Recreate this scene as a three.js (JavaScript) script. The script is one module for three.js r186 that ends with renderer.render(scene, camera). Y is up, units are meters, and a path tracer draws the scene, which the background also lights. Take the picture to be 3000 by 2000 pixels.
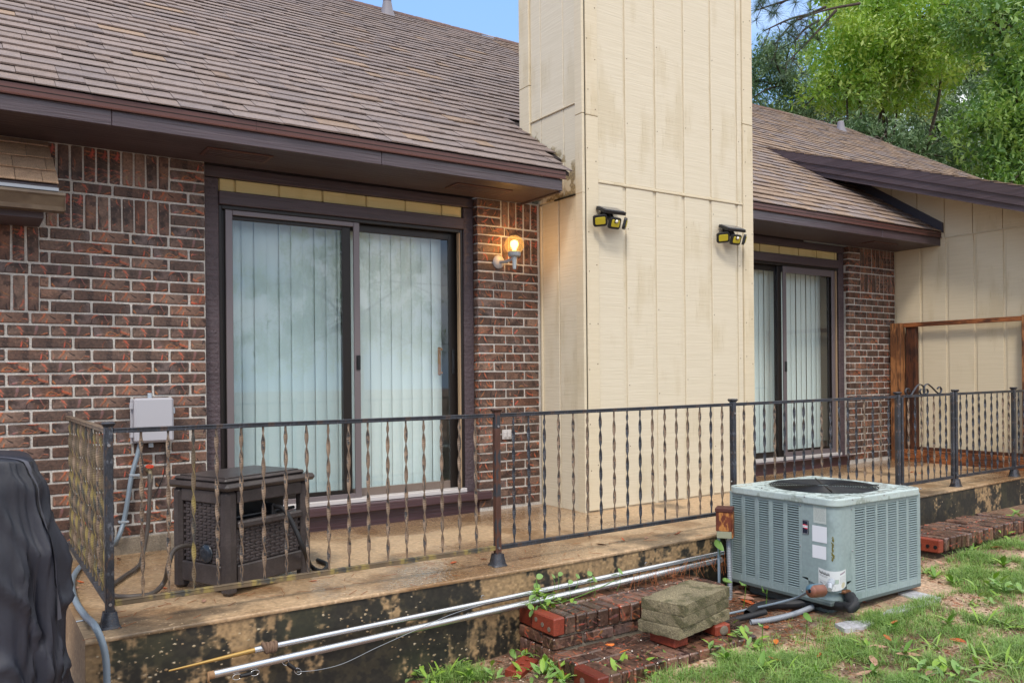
import * as THREE from 'three';
import { mergeGeometries } from 'three/addons/utils/BufferGeometryUtils.js';
import { ImprovedNoise } from 'three/addons/math/ImprovedNoise.js';

// ---------------------------------------------------------------- camera
const RAD = Math.PI / 180, F = 2430.72, YAW = 33.603 * RAD, ROLL = -0.5409 * RAD, HY = 1102.57;
const CAM = new THREE.Vector3(0, 1.105, 5.755);
const scene = new THREE.Scene();
const camera = new THREE.PerspectiveCamera(2 * Math.atan(1000 / F) / RAD, 1.5, 0.05, 400);
camera.position.copy(CAM);
camera.rotation.order = 'YXZ';
camera.rotation.set(0, -YAW, ROLL);
camera.setViewOffset(3000, 2000, 0, -(HY - 1000), 3000, 2000);
camera.updateProjectionMatrix();

// ---------------------------------------------------------------- renderer, sky, sun
const renderer = new THREE.WebGLRenderer({ antialias: true });
renderer.setSize(1024, 682);
renderer.toneMapping = THREE.LinearToneMapping;
renderer.toneMappingExposure = 1.56;
renderer.shadowMap.enabled = true;
renderer.shadowMap.type = THREE.PCFSoftShadowMap;

let SEED = 7;
const rnd = () => { SEED = (SEED * 1664525 + 1013904223) >>> 0; return SEED / 4294967296; };
const rr = (a, b) => a + (b - a) * rnd();
const seed = s => { SEED = s >>> 0; };
const clamp = (x, a = 0, b = 1) => Math.min(b, Math.max(a, x));
const ss = (a, b, x) => { const t = clamp((x - a) / (b - a)); return t * t * (3 - 2 * t); };
const lerp = (a, b, t) => a + (b - a) * t;
const V = (x, y, z) => new THREE.Vector3(x, y, z);
const perlin = new ImprovedNoise();
const fbm3 = (x, y, z, o = 4) => { let a = 0, w = 0.5, f = 1; for (let i = 0; i < o; i++) { a += w * perlin.noise(x * f + i * 17.3, y * f + 5.1 * i, z * f); w *= 0.5; f *= 2.03; } return a; };

function makeSky() {               // blue air with broken bright cloud all round
  const W = 512, H = 256, d = new Float32Array(W * H * 4);
  for (let j = 0; j < H; j++) for (let i = 0; i < W; i++) {
    const el = ((j + 0.5) / H - 0.5) * Math.PI, az = ((i + 0.5) / W - 0.5) * 2 * Math.PI;
    const y = Math.sin(el), x = Math.cos(el) * Math.cos(az), z = Math.cos(el) * Math.sin(az);
    const up = Math.max(0, y);
    const t = Math.pow(up, 0.55);
    let r = lerp(0.40, 0.11, t), g = lerp(0.57, 0.29, t), b = lerp(0.80, 0.70, t);
    const s = 1 / (0.30 + up);
    const n = fbm3(x * s * 0.85 + 3.1, y * 1.2 + 8.7, z * s * 0.85 + SKYS, 5);
    const c = ss(-0.10, 0.16, n) * ss(-0.02, 0.12, y);
    const cl = 1.28 + 0.35 * fbm3(x * 3 + 1, y * 3, z * 3 + 9, 3);
    r = lerp(r, cl, c); g = lerp(g, cl * 1.0, c); b = lerp(b, cl * 1.0, c);
    const k = (j * W + i) * 4; d[k] = r; d[k + 1] = g; d[k + 2] = b; d[k + 3] = 1;
  }
  const t = new THREE.DataTexture(d, W, H, THREE.RGBAFormat, THREE.FloatType);
  t.mapping = THREE.EquirectangularReflectionMapping; t.magFilter = t.minFilter = THREE.LinearFilter; t.needsUpdate = true;
  return t;
}
const SKYS = 51.6;
const sky = makeSky();
scene.background = sky; scene.environment = sky;

const sun = new THREE.DirectionalLight(0xfff5e8, 1.5);
sun.position.set(-4.5, 14, 9.5); sun.target.position.set(3.5, 0.5, 1);
sun.castShadow = true; sun.shadow.radius = 22; sun.shadow.mapSize.set(2048, 2048);
Object.assign(sun.shadow.camera, { left: -16, right: 16, top: 14, bottom: -14, near: 1, far: 60 });
scene.add(sun, sun.target);

// ---------------------------------------------------------------- pixel of the photograph -> point on a known plane
const cY = Math.cos(YAW), sY = Math.sin(YAW), cR = Math.cos(ROLL), sR = Math.sin(ROLL);
function ray(px, py) {
  const x = px - 1500, y = py - HY, a = (cR * x + sR * y) / F, b = -(-sR * x + cR * y) / F;
  return V(sY + cY * a, b, -cY + sY * a);
}
const hit = (px, py, ax, val) => { const v = ray(px, py); return CAM.clone().addScaledVector(v, (val - CAM.getComponent(ax)) / v.getComponent(ax)); };
const onX = (px, py, v) => hit(px, py, 0, v), onY = (px, py, v) => hit(px, py, 1, v), onZ = (px, py, v) => hit(px, py, 2, v);
const depthOf = p => (p.x - CAM.x) * sY - (p.z - CAM.z) * cY;

// ---------------------------------------------------------------- textures
function fb(u, v, f, o = 4, ax = 1, ay = 1) {   // u, v in 0..1, tileable
  let a = 0, w = 0.5, s = 0; for (let i = 0; i < o; i++) { a += w * vn2(u * f * ax, v * f * ay, f * ax, f * ay, i); s += w; w *= 0.5; f *= 2; } return a / s;
}
function vn2(x, y, px, py, k) {
  const xi = Math.floor(x), yi = Math.floor(y), fx = x - xi, fy = y - yi;
  px = Math.max(1, Math.round(px)); py = Math.max(1, Math.round(py));
  const h = (a, b) => { a = ((a % px) + px) % px; b = ((b % py) + py) % py; let n = (a * 374761393 + b * 668265263 + k * 982451653) | 0; n = Math.imul(n ^ (n >>> 13), 1274126177); n ^= n >>> 16; return (n >>> 0) / 4294967296; };
  const u = fx * fx * (3 - 2 * fx), v = fy * fy * (3 - 2 * fy);
  return lerp(lerp(h(xi, yi), h(xi + 1, yi), u), lerp(h(xi, yi + 1), h(xi + 1, yi + 1), u), v);
}
function finish(t, m, srgb) {
  t.wrapS = t.wrapT = THREE.RepeatWrapping; t.magFilter = THREE.LinearFilter; t.minFilter = THREE.LinearMipmapLinearFilter; t.generateMipmaps = true;
  if (m) t.repeat.set(1 / m[0], 1 / m[1]); if (srgb) t.colorSpace = THREE.SRGBColorSpace; t.needsUpdate = true; return t;
}
// fn(u, v) -> [r, g, b] (0..255, sRGB); m = size in metres of one tile
function tex(w, h, m, fn, srgb = true) {
  const d = new Uint8Array(w * h * 4);
  for (let j = 0; j < h; j++) for (let i = 0; i < w; i++) {
    const c = fn((i + 0.5) / w, (j + 0.5) / h), k = (j * w + i) * 4;
    d[k] = clamp(c[0], 0, 255); d[k + 1] = clamp(c[1], 0, 255); d[k + 2] = clamp(c[2], 0, 255); d[k + 3] = 255;
  }
  return finish(new THREE.DataTexture(d, w, h), m, srgb);
}
const grey = (w, h, m, fn) => tex(w, h, m, (u, v) => { const g = fn(u, v) * 255; return [g, g, g]; }, false);
const mix = (a, b, t) => [lerp(a[0], b[0], t), lerp(a[1], b[1], t), lerp(a[2], b[2], t)];
const mul = (a, k) => [a[0] * k, a[1] * k, a[2] * k];
function canvasPair(w, h, m, paint) {   // colour and bump canvases painted with the same strokes
  const mk = () => { const c = document.createElement('canvas'); c.width = w; c.height = h; return c; };
  const a = mk(), b = mk(); paint(a.getContext('2d'), b.getContext('2d'), w, h);
  return [finish(new THREE.CanvasTexture(a), m, true), finish(new THREE.CanvasTexture(b), m, false)];
}
const std = o => new THREE.MeshStandardMaterial({ roughness: 0.7, metalness: 0, ...o });
const phys = o => new THREE.MeshPhysicalMaterial({ roughness: 0.7, metalness: 0, ...o });

// ---------------------------------------------------------------- geometry helpers
// chamfered box, uv in metres by box projection; jit moves the corners a little
function cbox(w, h, d, b = 0.003, o = {}) {
  const { ou = 0, ov = 0, jit = 0, swap = false } = o;
  const X = w / 2, Y = h / 2, Z = d / 2; b = Math.min(b, X * 0.9, Y * 0.9, Z * 0.9);
  const off = [];
  for (let i = 0; i < 8; i++) off.push(jit ? V(rr(-jit, jit), rr(-jit, jit), rr(-jit, jit)) : V(0, 0, 0));
  const P = (sx, sy, sz, ax) => {
    const q = off[(sx > 0 ? 1 : 0) + (sy > 0 ? 2 : 0) + (sz > 0 ? 4 : 0)];
    return [sx * (ax === 0 ? X : X - b) + q.x, sy * (ax === 1 ? Y : Y - b) + q.y, sz * (ax === 2 ? Z : Z - b) + q.z];
  };
  const pos = [], uv = [];
  const tri = (a, c, e, n) => {
    const ab = V(...c).sub(V(...a)), ac = V(...e).sub(V(...a)), nn = ab.cross(ac);
    const pts = nn.dot(n) < 0 ? [a, e, c] : [a, c, e];
    const ax = Math.abs(n.x) >= Math.abs(n.y) - 1e-6 && Math.abs(n.x) >= Math.abs(n.z) - 1e-6 ? 0 : Math.abs(n.y) > Math.abs(n.z) + 1e-6 ? 1 : 2;
    for (const p of pts) { pos.push(...p); const q = ax === 0 ? [p[2], p[1]] : ax === 1 ? [p[0], p[2]] : [p[0], p[1]]; uv.push((swap ? q[1] : q[0]) + ou, (swap ? q[0] : q[1]) + ov); }
  };
  const quad = (a, c, e, g, n) => { tri(a, c, e, n); tri(a, e, g, n); };
  for (const s of [-1, 1]) {
    quad(P(s, -1, -1, 0), P(s, 1, -1, 0), P(s, 1, 1, 0), P(s, -1, 1, 0), V(s, 0, 0));
    quad(P(-1, s, -1, 1), P(1, s, -1, 1), P(1, s, 1, 1), P(-1, s, 1, 1), V(0, s, 0));
    quad(P(-1, -1, s, 2), P(1, -1, s, 2), P(1, 1, s, 2), P(-1, 1, s, 2), V(0, 0, s));
    for (const t of [-1, 1]) {
      quad(P(s, t, -1, 0), P(s, t, 1, 0), P(s, t, 1, 1), P(s, t, -1, 1), V(s, t, 0));
      quad(P(s, -1, t, 0), P(s, 1, t, 0), P(s, 1, t, 2), P(s, -1, t, 2), V(s, 0, t));
      quad(P(-1, s, t, 1), P(1, s, t, 1), P(1, s, t, 2), P(-1, s, t, 2), V(0, s, t));
      for (const q of [-1, 1]) tri(P(s, t, q, 0), P(s, t, q, 1), P(s, t, q, 2), V(s, t, q));
    }
  }
  const g = new THREE.BufferGeometry();
  g.setAttribute('position', new THREE.Float32BufferAttribute(pos, 3)); g.setAttribute('uv', new THREE.Float32BufferAttribute(uv, 2));
  g.computeVertexNormals(); return g;
}
// box between two corners, in place
function bx(x0, x1, y0, y1, z0, z1, b = 0.003, o = {}) {
  return cbox(Math.abs(x1 - x0), Math.abs(y1 - y0), Math.abs(z1 - z0), b, { ou: (x0 + x1) / 2, ov: (y0 + y1) / 2 + (z0 + z1) / 2, ...o }).translate((x0 + x1) / 2, (y0 + y1) / 2, (z0 + z1) / 2);
}
const clean = g => { g = g.index ? g.toNonIndexed() : g; for (const k of Object.keys(g.attributes)) if (!['position', 'normal', 'uv', 'color'].includes(k)) g.deleteAttribute(k); return g; };
const join = a => a.length === 1 ? clean(a[0]) : mergeGeometries(a.map(clean));
const used = {};
const numbered = n => { const k = used[n] = (used[n] ?? -1) + 1; return k ? `${n}_${String(k).padStart(3, '0')}` : n; };
function mesh(name, geo, mat, parent, label) {
  const m = new THREE.Mesh(Array.isArray(geo) ? join(geo) : geo, mat);
  m.name = parent ? name : numbered(name); m.castShadow = m.receiveShadow = true; if (label) m.userData.label = label;
  (parent || scene).add(m); return m;
}
function thing(name, label, category, group, pos = [0, 0, 0], turn = 0) {
  const o = new THREE.Group(); o.name = numbered(name); o.position.set(...pos); o.rotation.y = turn;
  o.userData = { label, category }; if (group) o.userData.group = group; scene.add(o); return o;
}
const tag = (o, label, category, group) => { Object.assign(o.userData, { label, category }); if (group) o.userData.group = group; return o; };
const structure = o => { o.userData.kind = 'structure'; return o; };
function copy(src, label, pos, turn, scale) {
  const c = src.clone(); c.name = numbered(src.name.replace(/_\d{3}$/, '')); c.userData = { ...src.userData }; if (label) c.userData.label = label;
  if (pos) c.position.set(...pos); if (turn !== undefined) c.rotation.y = turn; if (scale) c.scale.setScalar(scale); scene.add(c); return c;
}
const tube = (pts, r, seg = 24, rad = 8) => new THREE.TubeGeometry(new THREE.CatmullRomCurve3(pts), seg, r, rad, false);
const cyl = (r0, r1, h, n = 16, open = false) => new THREE.CylinderGeometry(r0, r1, h, n, 1, open);
function rod(a, b, r, n = 8, r2 = r) {   // straight round bar from a to b
  const d = b.clone().sub(a), g = new THREE.CylinderGeometry(r2, r, d.length(), n); g.translate(0, d.length() / 2, 0);
  g.applyQuaternion(new THREE.Quaternion().setFromUnitVectors(V(0, 1, 0), d.clone().normalize())); return g.translate(a.x, a.y, a.z);
}
const lathe = (pts, n = 24) => new THREE.LatheGeometry(pts.map(p => new THREE.Vector2(p[0], p[1])), n);
// flat polygon (array of Vector3, planar) with uv in metres
function poly(pts, uax = null) {
  const n = V(0, 0, 0); for (let i = 0; i < pts.length; i++) { const a = pts[i], b = pts[(i + 1) % pts.length]; n.x += (a.y - b.y) * (a.z + b.z); n.y += (a.z - b.z) * (a.x + b.x); n.z += (a.x - b.x) * (a.y + b.y); }
  n.normalize(); const u = uax || (Math.abs(n.x) > 0.9 ? V(0, 0, 1) : V(1, 0, 0)); const v = n.clone().cross(u).normalize();
  const s = pts.map(p => new THREE.Vector2(p.dot(u), p.dot(v)));
  const f = THREE.ShapeUtils.triangulateShape(s, []); const pos = [], uv = [], nor = [];
  for (const t of f) for (const i of t) { pos.push(pts[i].x, pts[i].y, pts[i].z); uv.push(s[i].x, s[i].y); nor.push(n.x, n.y, n.z); }
  const g = new THREE.BufferGeometry(); g.setAttribute('position', new THREE.Float32BufferAttribute(pos, 3)); g.setAttribute('uv', new THREE.Float32BufferAttribute(uv, 2)); g.setAttribute('normal', new THREE.Float32BufferAttribute(nor, 3)); return g;
}
// prism: polygon pts swept along vector d
function prism(pts, d) {
  const top = pts.map(p => p.clone().add(d)), g = [poly(pts), poly([...top].reverse())];
  for (let i = 0; i < pts.length; i++) { const j = (i + 1) % pts.length; g.push(poly([pts[j], pts[i], top[i], top[j]])); }
  return join(g);
}
// ---------------------------------------------------------------- materials
function brickPaint(c, b, W, H) {
  const im = c.createImageData(W, H), ib = b.createImageData(W, H);
  for (let j = 0; j < H; j++) for (let i = 0; i < W; i++) {
    const u = i / W, v = j / H, n = fb(u, v, 9, 4), m = fb(u + 0.37, v + 0.11, 26, 3), g = fb(u, v, 140, 2), q = fb(u + 0.6, v + 0.3, 6, 3);
    let col = mix([80, 61, 52], [124, 98, 83], ss(0.3, 0.72, n));
    col = mix(col, [106, 94, 94], ss(0.6, 0.74, q) * 0.55);
    col = mix(col, [38, 26, 23], ss(0.56, 0.75, m) * 0.6);
    col = mul(col, 0.78 + 0.44 * g);
    if (g > 0.86 && m > 0.5) col = mix(col, [190, 165, 140], 0.6);
    const k = (j * W + i) * 4; im.data[k] = col[0]; im.data[k + 1] = col[1]; im.data[k + 2] = col[2]; im.data[k + 3] = 255;
    const h = 110 + 80 * (m - 0.5) + 70 * (g - 0.5); ib.data[k] = ib.data[k + 1] = ib.data[k + 2] = h; ib.data[k + 3] = 255;
  }
  c.putImageData(im, 0, 0); b.putImageData(ib, 0, 0);
  seed(311);
  const px = W / 1.2;                        // pixels in a metre
  for (const x of [c, b]) { x.lineCap = 'round'; x.lineJoin = 'round'; }
  for (let i = 0; i < 430; i++) {
    const x = rr(0, W), y = rr(0, H), a = rr(0, 6.28), L = rr(0.03, 0.1) * px, cv = rr(-0.9, 0.9), w = rr(0.006, 0.015) * px;
    const hot = rnd(), col = hot < 0.62 ? [rr(166, 200), rr(90, 112), rr(60, 76)] : hot < 0.86 ? [rr(140, 172), rr(104, 124), rr(88, 104)] : [34, 24, 24];
    const pts = []; let px0 = x, py0 = y, an = a; for (let s = 0; s < 7; s++) { pts.push([px0, py0]); px0 += Math.cos(an) * L / 6; py0 += Math.sin(an) * L / 6; an += cv / 3 + rr(-0.25, 0.25); }
    for (let s = 0; s < 6; s++) {
      const ww = w * Math.sin((s + 0.8) / 7 * Math.PI) * rr(0.7, 1.2) + 1;
      c.strokeStyle = `rgba(${col.map(v => Math.round(v * rr(0.85, 1.1))).join(',')},${hot < 0.86 ? rr(0.28, 0.62) : 0.55})`; c.lineWidth = ww;
      c.beginPath(); c.moveTo(...pts[s]); c.lineTo(...pts[s + 1]); c.stroke();
      b.strokeStyle = hot < 0.86 ? 'rgba(205,205,205,0.6)' : 'rgba(20,20,20,0.7)'; b.lineWidth = ww;
      b.beginPath(); b.moveTo(...pts[s]); b.lineTo(...pts[s + 1]); b.stroke();
    }
  }
}
const [brickMap, brickBump] = canvasPair(1024, 1024, [1.2, 1.2], brickPaint);
const BR = (color, roughness = 0.62) => std({ map: brickMap, bumpMap: brickBump, bumpScale: 0.0045, color, roughness });
const brickMats = [BR(0xffffff), BR(0xfff2ea), BR(0xe8e2e0), BR(0xffe4d4), BR(0xefeaee), BR(0xd8cdc6)];
const stepMats = [BR(0xf6f0ee, 0.26), BR(0xeee2de, 0.28), BR(0xfbe6de, 0.3), BR(0xdcd8da, 0.24)];
const clayMap = tex(256, 256, [0.3, 0.3], (u, v) => { const n = fb(u, v, 6, 4), g = fb(u, v, 70, 2); return mul(mix([148, 70, 52], [178, 96, 70], n), 0.82 + 0.36 * g); });
const clay = std({ map: clayMap, color: 0xcdb4a8, roughness: 0.55 }), clayDark = std({ map: clayMap, color: 0x9c8078, roughness: 0.45 });
const mortarMap = tex(256, 256, [0.35, 0.35], (u, v) => { const n = fb(u, v, 5, 4), g = fb(u, v, 64, 2); return mul(mix([174, 168, 160], [202, 197, 190], n), 0.86 + 0.26 * g); });
const mortarBump = grey(256, 256, [0.35, 0.35], (u, v) => fb(u, v, 40, 3));
const mortar = std({ map: mortarMap, bumpMap: mortarBump, bumpScale: 0.003, roughness: 0.95 });
const mortarDark = std({ map: mortarMap, color: 0xb0a698, bumpMap: mortarBump, bumpScale: 0.003, roughness: 0.9 });

// rough-sawn painted plywood: saw lines run across the boards
const sawn = (u, v) => 0.55 * fb(u, v, 3, 2, 1, 64) + 0.45 * fb(u + 0.3, v, 10, 2, 1, 26);
const sidingMap = tex(512, 1024, [1.1, 1.6], (u, v) => {
  const s = sawn(u, v), st = fb(u + 0.2, v * 1, 3, 4, 2, 1), sp = fb(u, v, 150, 1);
  let c = mix([195, 184, 160], [209, 199, 177], 0.55 + 0.45 * ss(0.2, 0.8, s));
  c = mix(c, [188, 174, 144], ss(0.56, 0.8, st) * 0.45);
  c = mix(c, [176, 162, 132], ss(0.62, 0.8, fb(u + 0.5, v, 16, 4, 5, 1)) * ss(0.5, 0.7, st) * 0.35);
  if (sp > 0.9965) c = [120, 100, 72];
  return c;
});
const sidingBump = grey(512, 1024, [1.1, 1.6], (u, v) => sawn(u, v));
const siding = std({ map: sidingMap, bumpMap: sidingBump, bumpScale: 0.0014, roughness: 0.72 });
const sidingYellow = std({ map: sidingMap, bumpMap: sidingBump, bumpScale: 0.0025, color: 0xfff2c0, roughness: 0.7 });
const sidingWing = std({ map: sidingMap, bumpMap: sidingBump, bumpScale: 0.001, color: 0xfffaf0, roughness: 0.72 });
const trimCream = std({ map: sidingMap, bumpMap: sidingBump, bumpScale: 0.001, color: 0xfffcf6, roughness: 0.66 });
const mould = std({ map: tex(128, 128, [0.1, 0.1], (u, v) => mix([26, 23, 18], [66, 58, 42], fb(u, v, 8, 3))), roughness: 0.95 });

// painted dark trim
const grain = (u, v, f = 5) => { const w = u + 0.05 * fb(u, v, 3, 3); return fb(w, v, f, 4, 1, 14); };
const paintMap = tex(512, 512, [1.2, 0.6], (u, v) => { const g = grain(u, v), n = fb(u, v, 5, 4); return mul(mix([66, 54, 58], [82, 70, 74], n), 0.86 + 0.28 * g); });
const paintBump = grey(512, 512, [1.2, 0.6], (u, v) => grain(u, v));
const fasciaMat = std({ map: paintMap, bumpMap: paintBump, bumpScale: 0.002, roughness: 0.34 });
const darkTrim = std({ map: paintMap, bumpMap: paintBump, bumpScale: 0.0025, roughness: 0.5 });
const stucco = std({ map: paintMap, bumpMap: grey(256, 256, [0.25, 0.25], (u, v) => fb(u, v, 18, 3)), bumpScale: 0.006, roughness: 0.6 });
const soffitMat = darkTrim;
const dripMat = std({ color: 0x5a3a34, roughness: 0.38, metalness: 0.15 });
const gutterMat = std({ map: tex(256, 128, [0.6, 0.2], (u, v) => mix([76, 62, 50], [110, 96, 78], fb(u, v, 5, 4, 2, 1))), roughness: 0.42 });
const sillMat = std({ map: paintMap, color: 0xf4d6da, bumpMap: paintBump, bumpScale: 0.002, roughness: 0.3 });

// shingles: vertex colour holds the blend of each tab, the map its granules
const granMap = tex(256, 256, [0.22, 0.22], (u, v) => { const g = fb(u, v, 110, 1), n = fb(u, v, 9, 3); const k = 0.72 + 0.36 * g + 0.18 * (n - 0.5); return [255 * k, 255 * k, 255 * k]; });
const shingleMat = std({ map: granMap, vertexColors: true, bumpMap: granMap, bumpScale: 0.0015, roughness: 0.8 });
const deckMat = std({ color: 0x2a211f, roughness: 1 });

// door metal, glass, blinds
const bronze = std({ color: 0x2b2624, roughness: 0.35, metalness: 0.5 });
const aluPink = std({ color: 0x736a6c, roughness: 0.4, metalness: 0.35 });
const aluWhite = std({ color: 0xc9c4c2, roughness: 0.45, metalness: 0.2 });
const bronzeBrown = std({ color: 0x7d6f66, roughness: 0.4, metalness: 0.4 });
const glass = phys({ color: 0xfafdfd, roughness: 0.02, transmission: 1, thickness: 0, ior: 1.52 });
const glassTint = phys({ color: 0xf1f6f7, roughness: 0.02, transmission: 1, thickness: 0, ior: 1.52 });
const blindMat = phys({ color: 0xd6dfdd, roughness: 0.75, side: THREE.DoubleSide });
const roomMat = std({ color: 0xa9a196, roughness: 0.9 });

// patio
const conTop = tex(1024, 1024, [3.1, 3.1], (u, v) => {
  const n = fb(u, v, 4, 5), m = fb(u + 0.4, v + 0.2, 11, 4), g = fb(u, v, 220, 2), p = fb(u + 0.7, v, 300, 1);
  let c = mix([140, 113, 84], [176, 149, 117], ss(0.3, 0.7, n));
  c = mix(c, [118, 88, 58], ss(0.52, 0.72, m) * 0.6);
  c = mix(c, [72, 62, 50], ss(0.66, 0.8, fb(u + 0.15, v + 0.6, 7, 5)) * 0.6);
  c = mul(c, 0.86 + 0.28 * g); if (p > 0.9) c = mix(c, [222, 196, 160], 0.6);
  return c;
});
const conRough = grey(512, 512, [3.1, 3.1], (u, v) => 0.07 + 0.42 * ss(0.46, 0.7, fb(u, v, 4, 4)) + 0.08 * fb(u, v, 90, 1));
const conTopMat = std({ map: conTop, roughnessMap: conRough, roughness: 1, bumpMap: grey(512, 512, [0.8, 0.8], (u, v) => fb(u, v, 60, 2)), bumpScale: 0.002 });
// front of the slab: algae-black concrete, bare tan patches, exposed pebbles; 0..1 runs 10.6 m along it and 0.62 m down
seed(4);
const pebbles = []; for (let i = 0; i < 2600; i++) { const cx = rr(0, 1); pebbles.push([cx, rr(0.05, 0.75), rr(0.0025, 0.008), rnd()]); }
const pebGrid = {}; for (const p of pebbles) (pebGrid[Math.floor(p[0] * 400)] ||= []).push(p);
const faceTex = tex(2048, 256, null, (u, v) => {
  const x = u * 10.6, y = (1 - v) * 0.62;      // y metres below the top edge
  const P = (f, ox, o = 5) => fb((x * f / 64) + ox, y * f / 64 + ox * 0.7, 64, o);
  const n = P(2.2, 0.13), m = P(7, 0.41), f2 = P(20, 0.33, 4), g = P(60, 0.2, 2), bare = n * 0.5 + m * 0.28 + f2 * 0.22;
  const up = ss(0.30, 0.16, y), mid = ss(0.9, 1.5, x) * (1 - ss(3.4, 4.2, x));
  const lim = lerp(lerp(0.532, 0.555, ss(3.4, 4.2, x)), lerp(0.625, 0.488, up), mid);
  let c = mix([26, 25, 21], [52, 48, 39], g);
  c = mix(c, [70, 62, 44], ss(0.5, 0.62, f2) * 0.55); c = mix(c, [58, 62, 40], ss(0.55, 0.7, P(3, 0.8)) * 0.4);
  const run = fb(x * 26 / 64, y * 2.2 / 64 + 0.3, 64, 4);
  const t = ss(lim - 0.06, lim + 0.045, bare + (g - 0.5) * 0.09 + (run - 0.5) * 0.26);
  c = mix(c, mul(mix([128, 104, 74], [172, 144, 106], m), 0.72 + 0.46 * g), t);
  const cell = Math.floor(u * 400), dense = ss(0.5, 0.62, P(3.2, 0.55, 3));
  for (let k = -1; k <= 1; k++) for (const q of pebGrid[cell + k] || []) {
    const dx = (q[0] - u) * 10.6, dy = q[1] * 0.62 - y; if (q[3] < dense * 0.9 && dx * dx + dy * dy * 1.7 < q[2] * q[2]) c = mul(mix([150, 120, 84], [206, 190, 160], (q[3] * 7) % 1), 0.95);
  }
  return c;
});
const faceMat = std({ map: faceTex, roughness: 0.62, bumpMap: faceTex, bumpScale: 0.006 });

// railing paint
const ironMap = tex(256, 512, [0.25, 0.5], (u, v) => {
  const n = fb(u, v, 6, 4), m = fb(u + 0.3, v + 0.6, 14, 3), g = fb(u, v, 80, 1);
  let c = mix([40, 43, 49], [70, 74, 83], n); c = mix(c, [88, 66, 54], ss(0.58, 0.72, m) * 0.6); c = mix(c, [120, 124, 132], ss(0.66, 0.76, fb(u + 0.5, v + 0.2, 18, 3)) * 0.5); return mul(c, 0.8 + 0.4 * g);
});
const iron = std({ map: ironMap, roughness: 0.42, metalness: 0.25 });
const ironRust = std({ map: tex(256, 512, [0.25, 0.5], (u, v) => { const n = fb(u, v, 7, 4), m = fb(u + 0.2, v, 20, 3); let c = mix([98, 82, 68], [152, 130, 108], n); c = mix(c, [62, 60, 60], ss(0.54, 0.7, m)); return c; }), roughness: 0.5, metalness: 0.15 });
const ironBrown = std({ map: tex(128, 256, [0.2, 0.4], (u, v) => mix(mix([66, 42, 34], [98, 62, 48], fb(u, v, 5, 4)), [50, 52, 58], ss(0.6, 0.7, fb(u + 0.4, v, 4, 3)))), roughness: 0.5, metalness: 0.1 });
const lichen = std({ map: tex(256, 512, [0.4, 0.8], (u, v) => { const n = fb(u, v, 6, 4), m = fb(u + 0.4, v + 0.1, 9, 4); let c = mix([76, 66, 54], [126, 106, 78], n); c = mix(c, [150, 134, 72], ss(0.5, 0.7, m) * 0.7); c = mix(c, [54, 56, 56], ss(0.56, 0.7, fb(u + 0.7, v, 8, 3)) * 0.8); return c; }), roughness: 0.7 });
const steel = std({ color: 0x9a9a9c, roughness: 0.35, metalness: 0.8 });
const chrome = std({ color: 0xc6c8cb, roughness: 0.22, metalness: 0.9 });

const acMap = tex(512, 512, [1.1, 1.1], (u, v) => { const n = fb(u, v, 5, 4), s = fb(u, v, 6, 4, 3, 1), g = fb(u, v, 90, 1); let c = mix([134, 151, 152], [152, 168, 169], n); c = mix(c, [114, 130, 128], ss(0.6, 0.8, s) * 0.4); return mul(c, 0.97 + 0.06 * g); });
const acPaint = std({ map: acMap, roughness: 0.4, metalness: 0.1 });
const acTop = std({ map: tex(512, 512, [1, 1], (u, v) => { const n = fb(u, v, 22, 3), m = fb(u + 0.3, v, 5, 4); let c = mix([166, 180, 178], [186, 199, 196], m); c = mix(c, [120, 130, 120], ss(0.64, 0.72, n) * 0.5); return c; }), roughnessMap: grey(256, 256, [0.5, 0.5], (u, v) => 0.1 + 0.5 * ss(0.4, 0.6, fb(u, v, 14, 3))), roughness: 1, metalness: 0.05 });
const blackWire = std({ color: 0x16181c, roughness: 0.4, metalness: 0.3 });
const plasticBlack = std({ color: 0x17181b, roughness: 0.42 });
const rubber = std({ color: 0x1b1c20, roughness: 0.6 });
const conduitGrey = std({ color: 0x8e949b, roughness: 0.5, metalness: 0.2 });
const pvcGrey = std({ color: 0x7c8a96, roughness: 0.42 });
const strapMat = std({ color: 0xb9c2cb, roughness: 0.35, metalness: 0.5 });
const rustMap = tex(256, 256, [0.25, 0.25], (u, v) => { const n = fb(u, v, 3, 4, 2, 1), m = fb(u + 0.4, v, 8, 3, 2, 1); let c = mix([74, 30, 18], [120, 56, 26], n); c = mix(c, [186, 128, 62], ss(0.44, 0.7, m) * 0.85); return c; });
const rust = std({ map: rustMap, roughness: 0.75 }), rustDark = std({ color: 0x4a2018, roughness: 0.7 });
const greyBox = std({ color: 0xa9a8ae, roughness: 0.45 });
const hoseMat = std({ map: tex(128, 128, [0.2, 0.2], (u, v) => mix([62, 56, 52], [96, 88, 82], fb(u, v, 6, 4))), roughness: 0.5 });
const wicker = std({ map: tex(256, 256, [0.4, 0.4], (u, v) => mul(mix([52, 46, 45], [74, 67, 66], fb(u, v, 6, 4)), 0.9 + 0.2 * fb(u, v, 60, 1))), roughness: 0.36 });
const wickerStrip = std({ map: tex(256, 256, [0.3, 0.3], (u, v) => mul(mix([46, 40, 40], [88, 80, 80], fb(u, v, 20, 3)), 1)), roughness: 0.36 });
const paverMap = tex(512, 512, [0.5, 0.5], (u, v) => { const n = fb(u, v, 5, 4), g = fb(u, v, 120, 2), m = fb(u + 0.4, v + 0.3, 10, 4); let c = mix([102, 94, 72], [132, 122, 96], n); c = mix(c, [66, 64, 38], ss(0.5, 0.7, m) * 0.6); return mul(c, 0.6 + 0.8 * g); });
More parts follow.
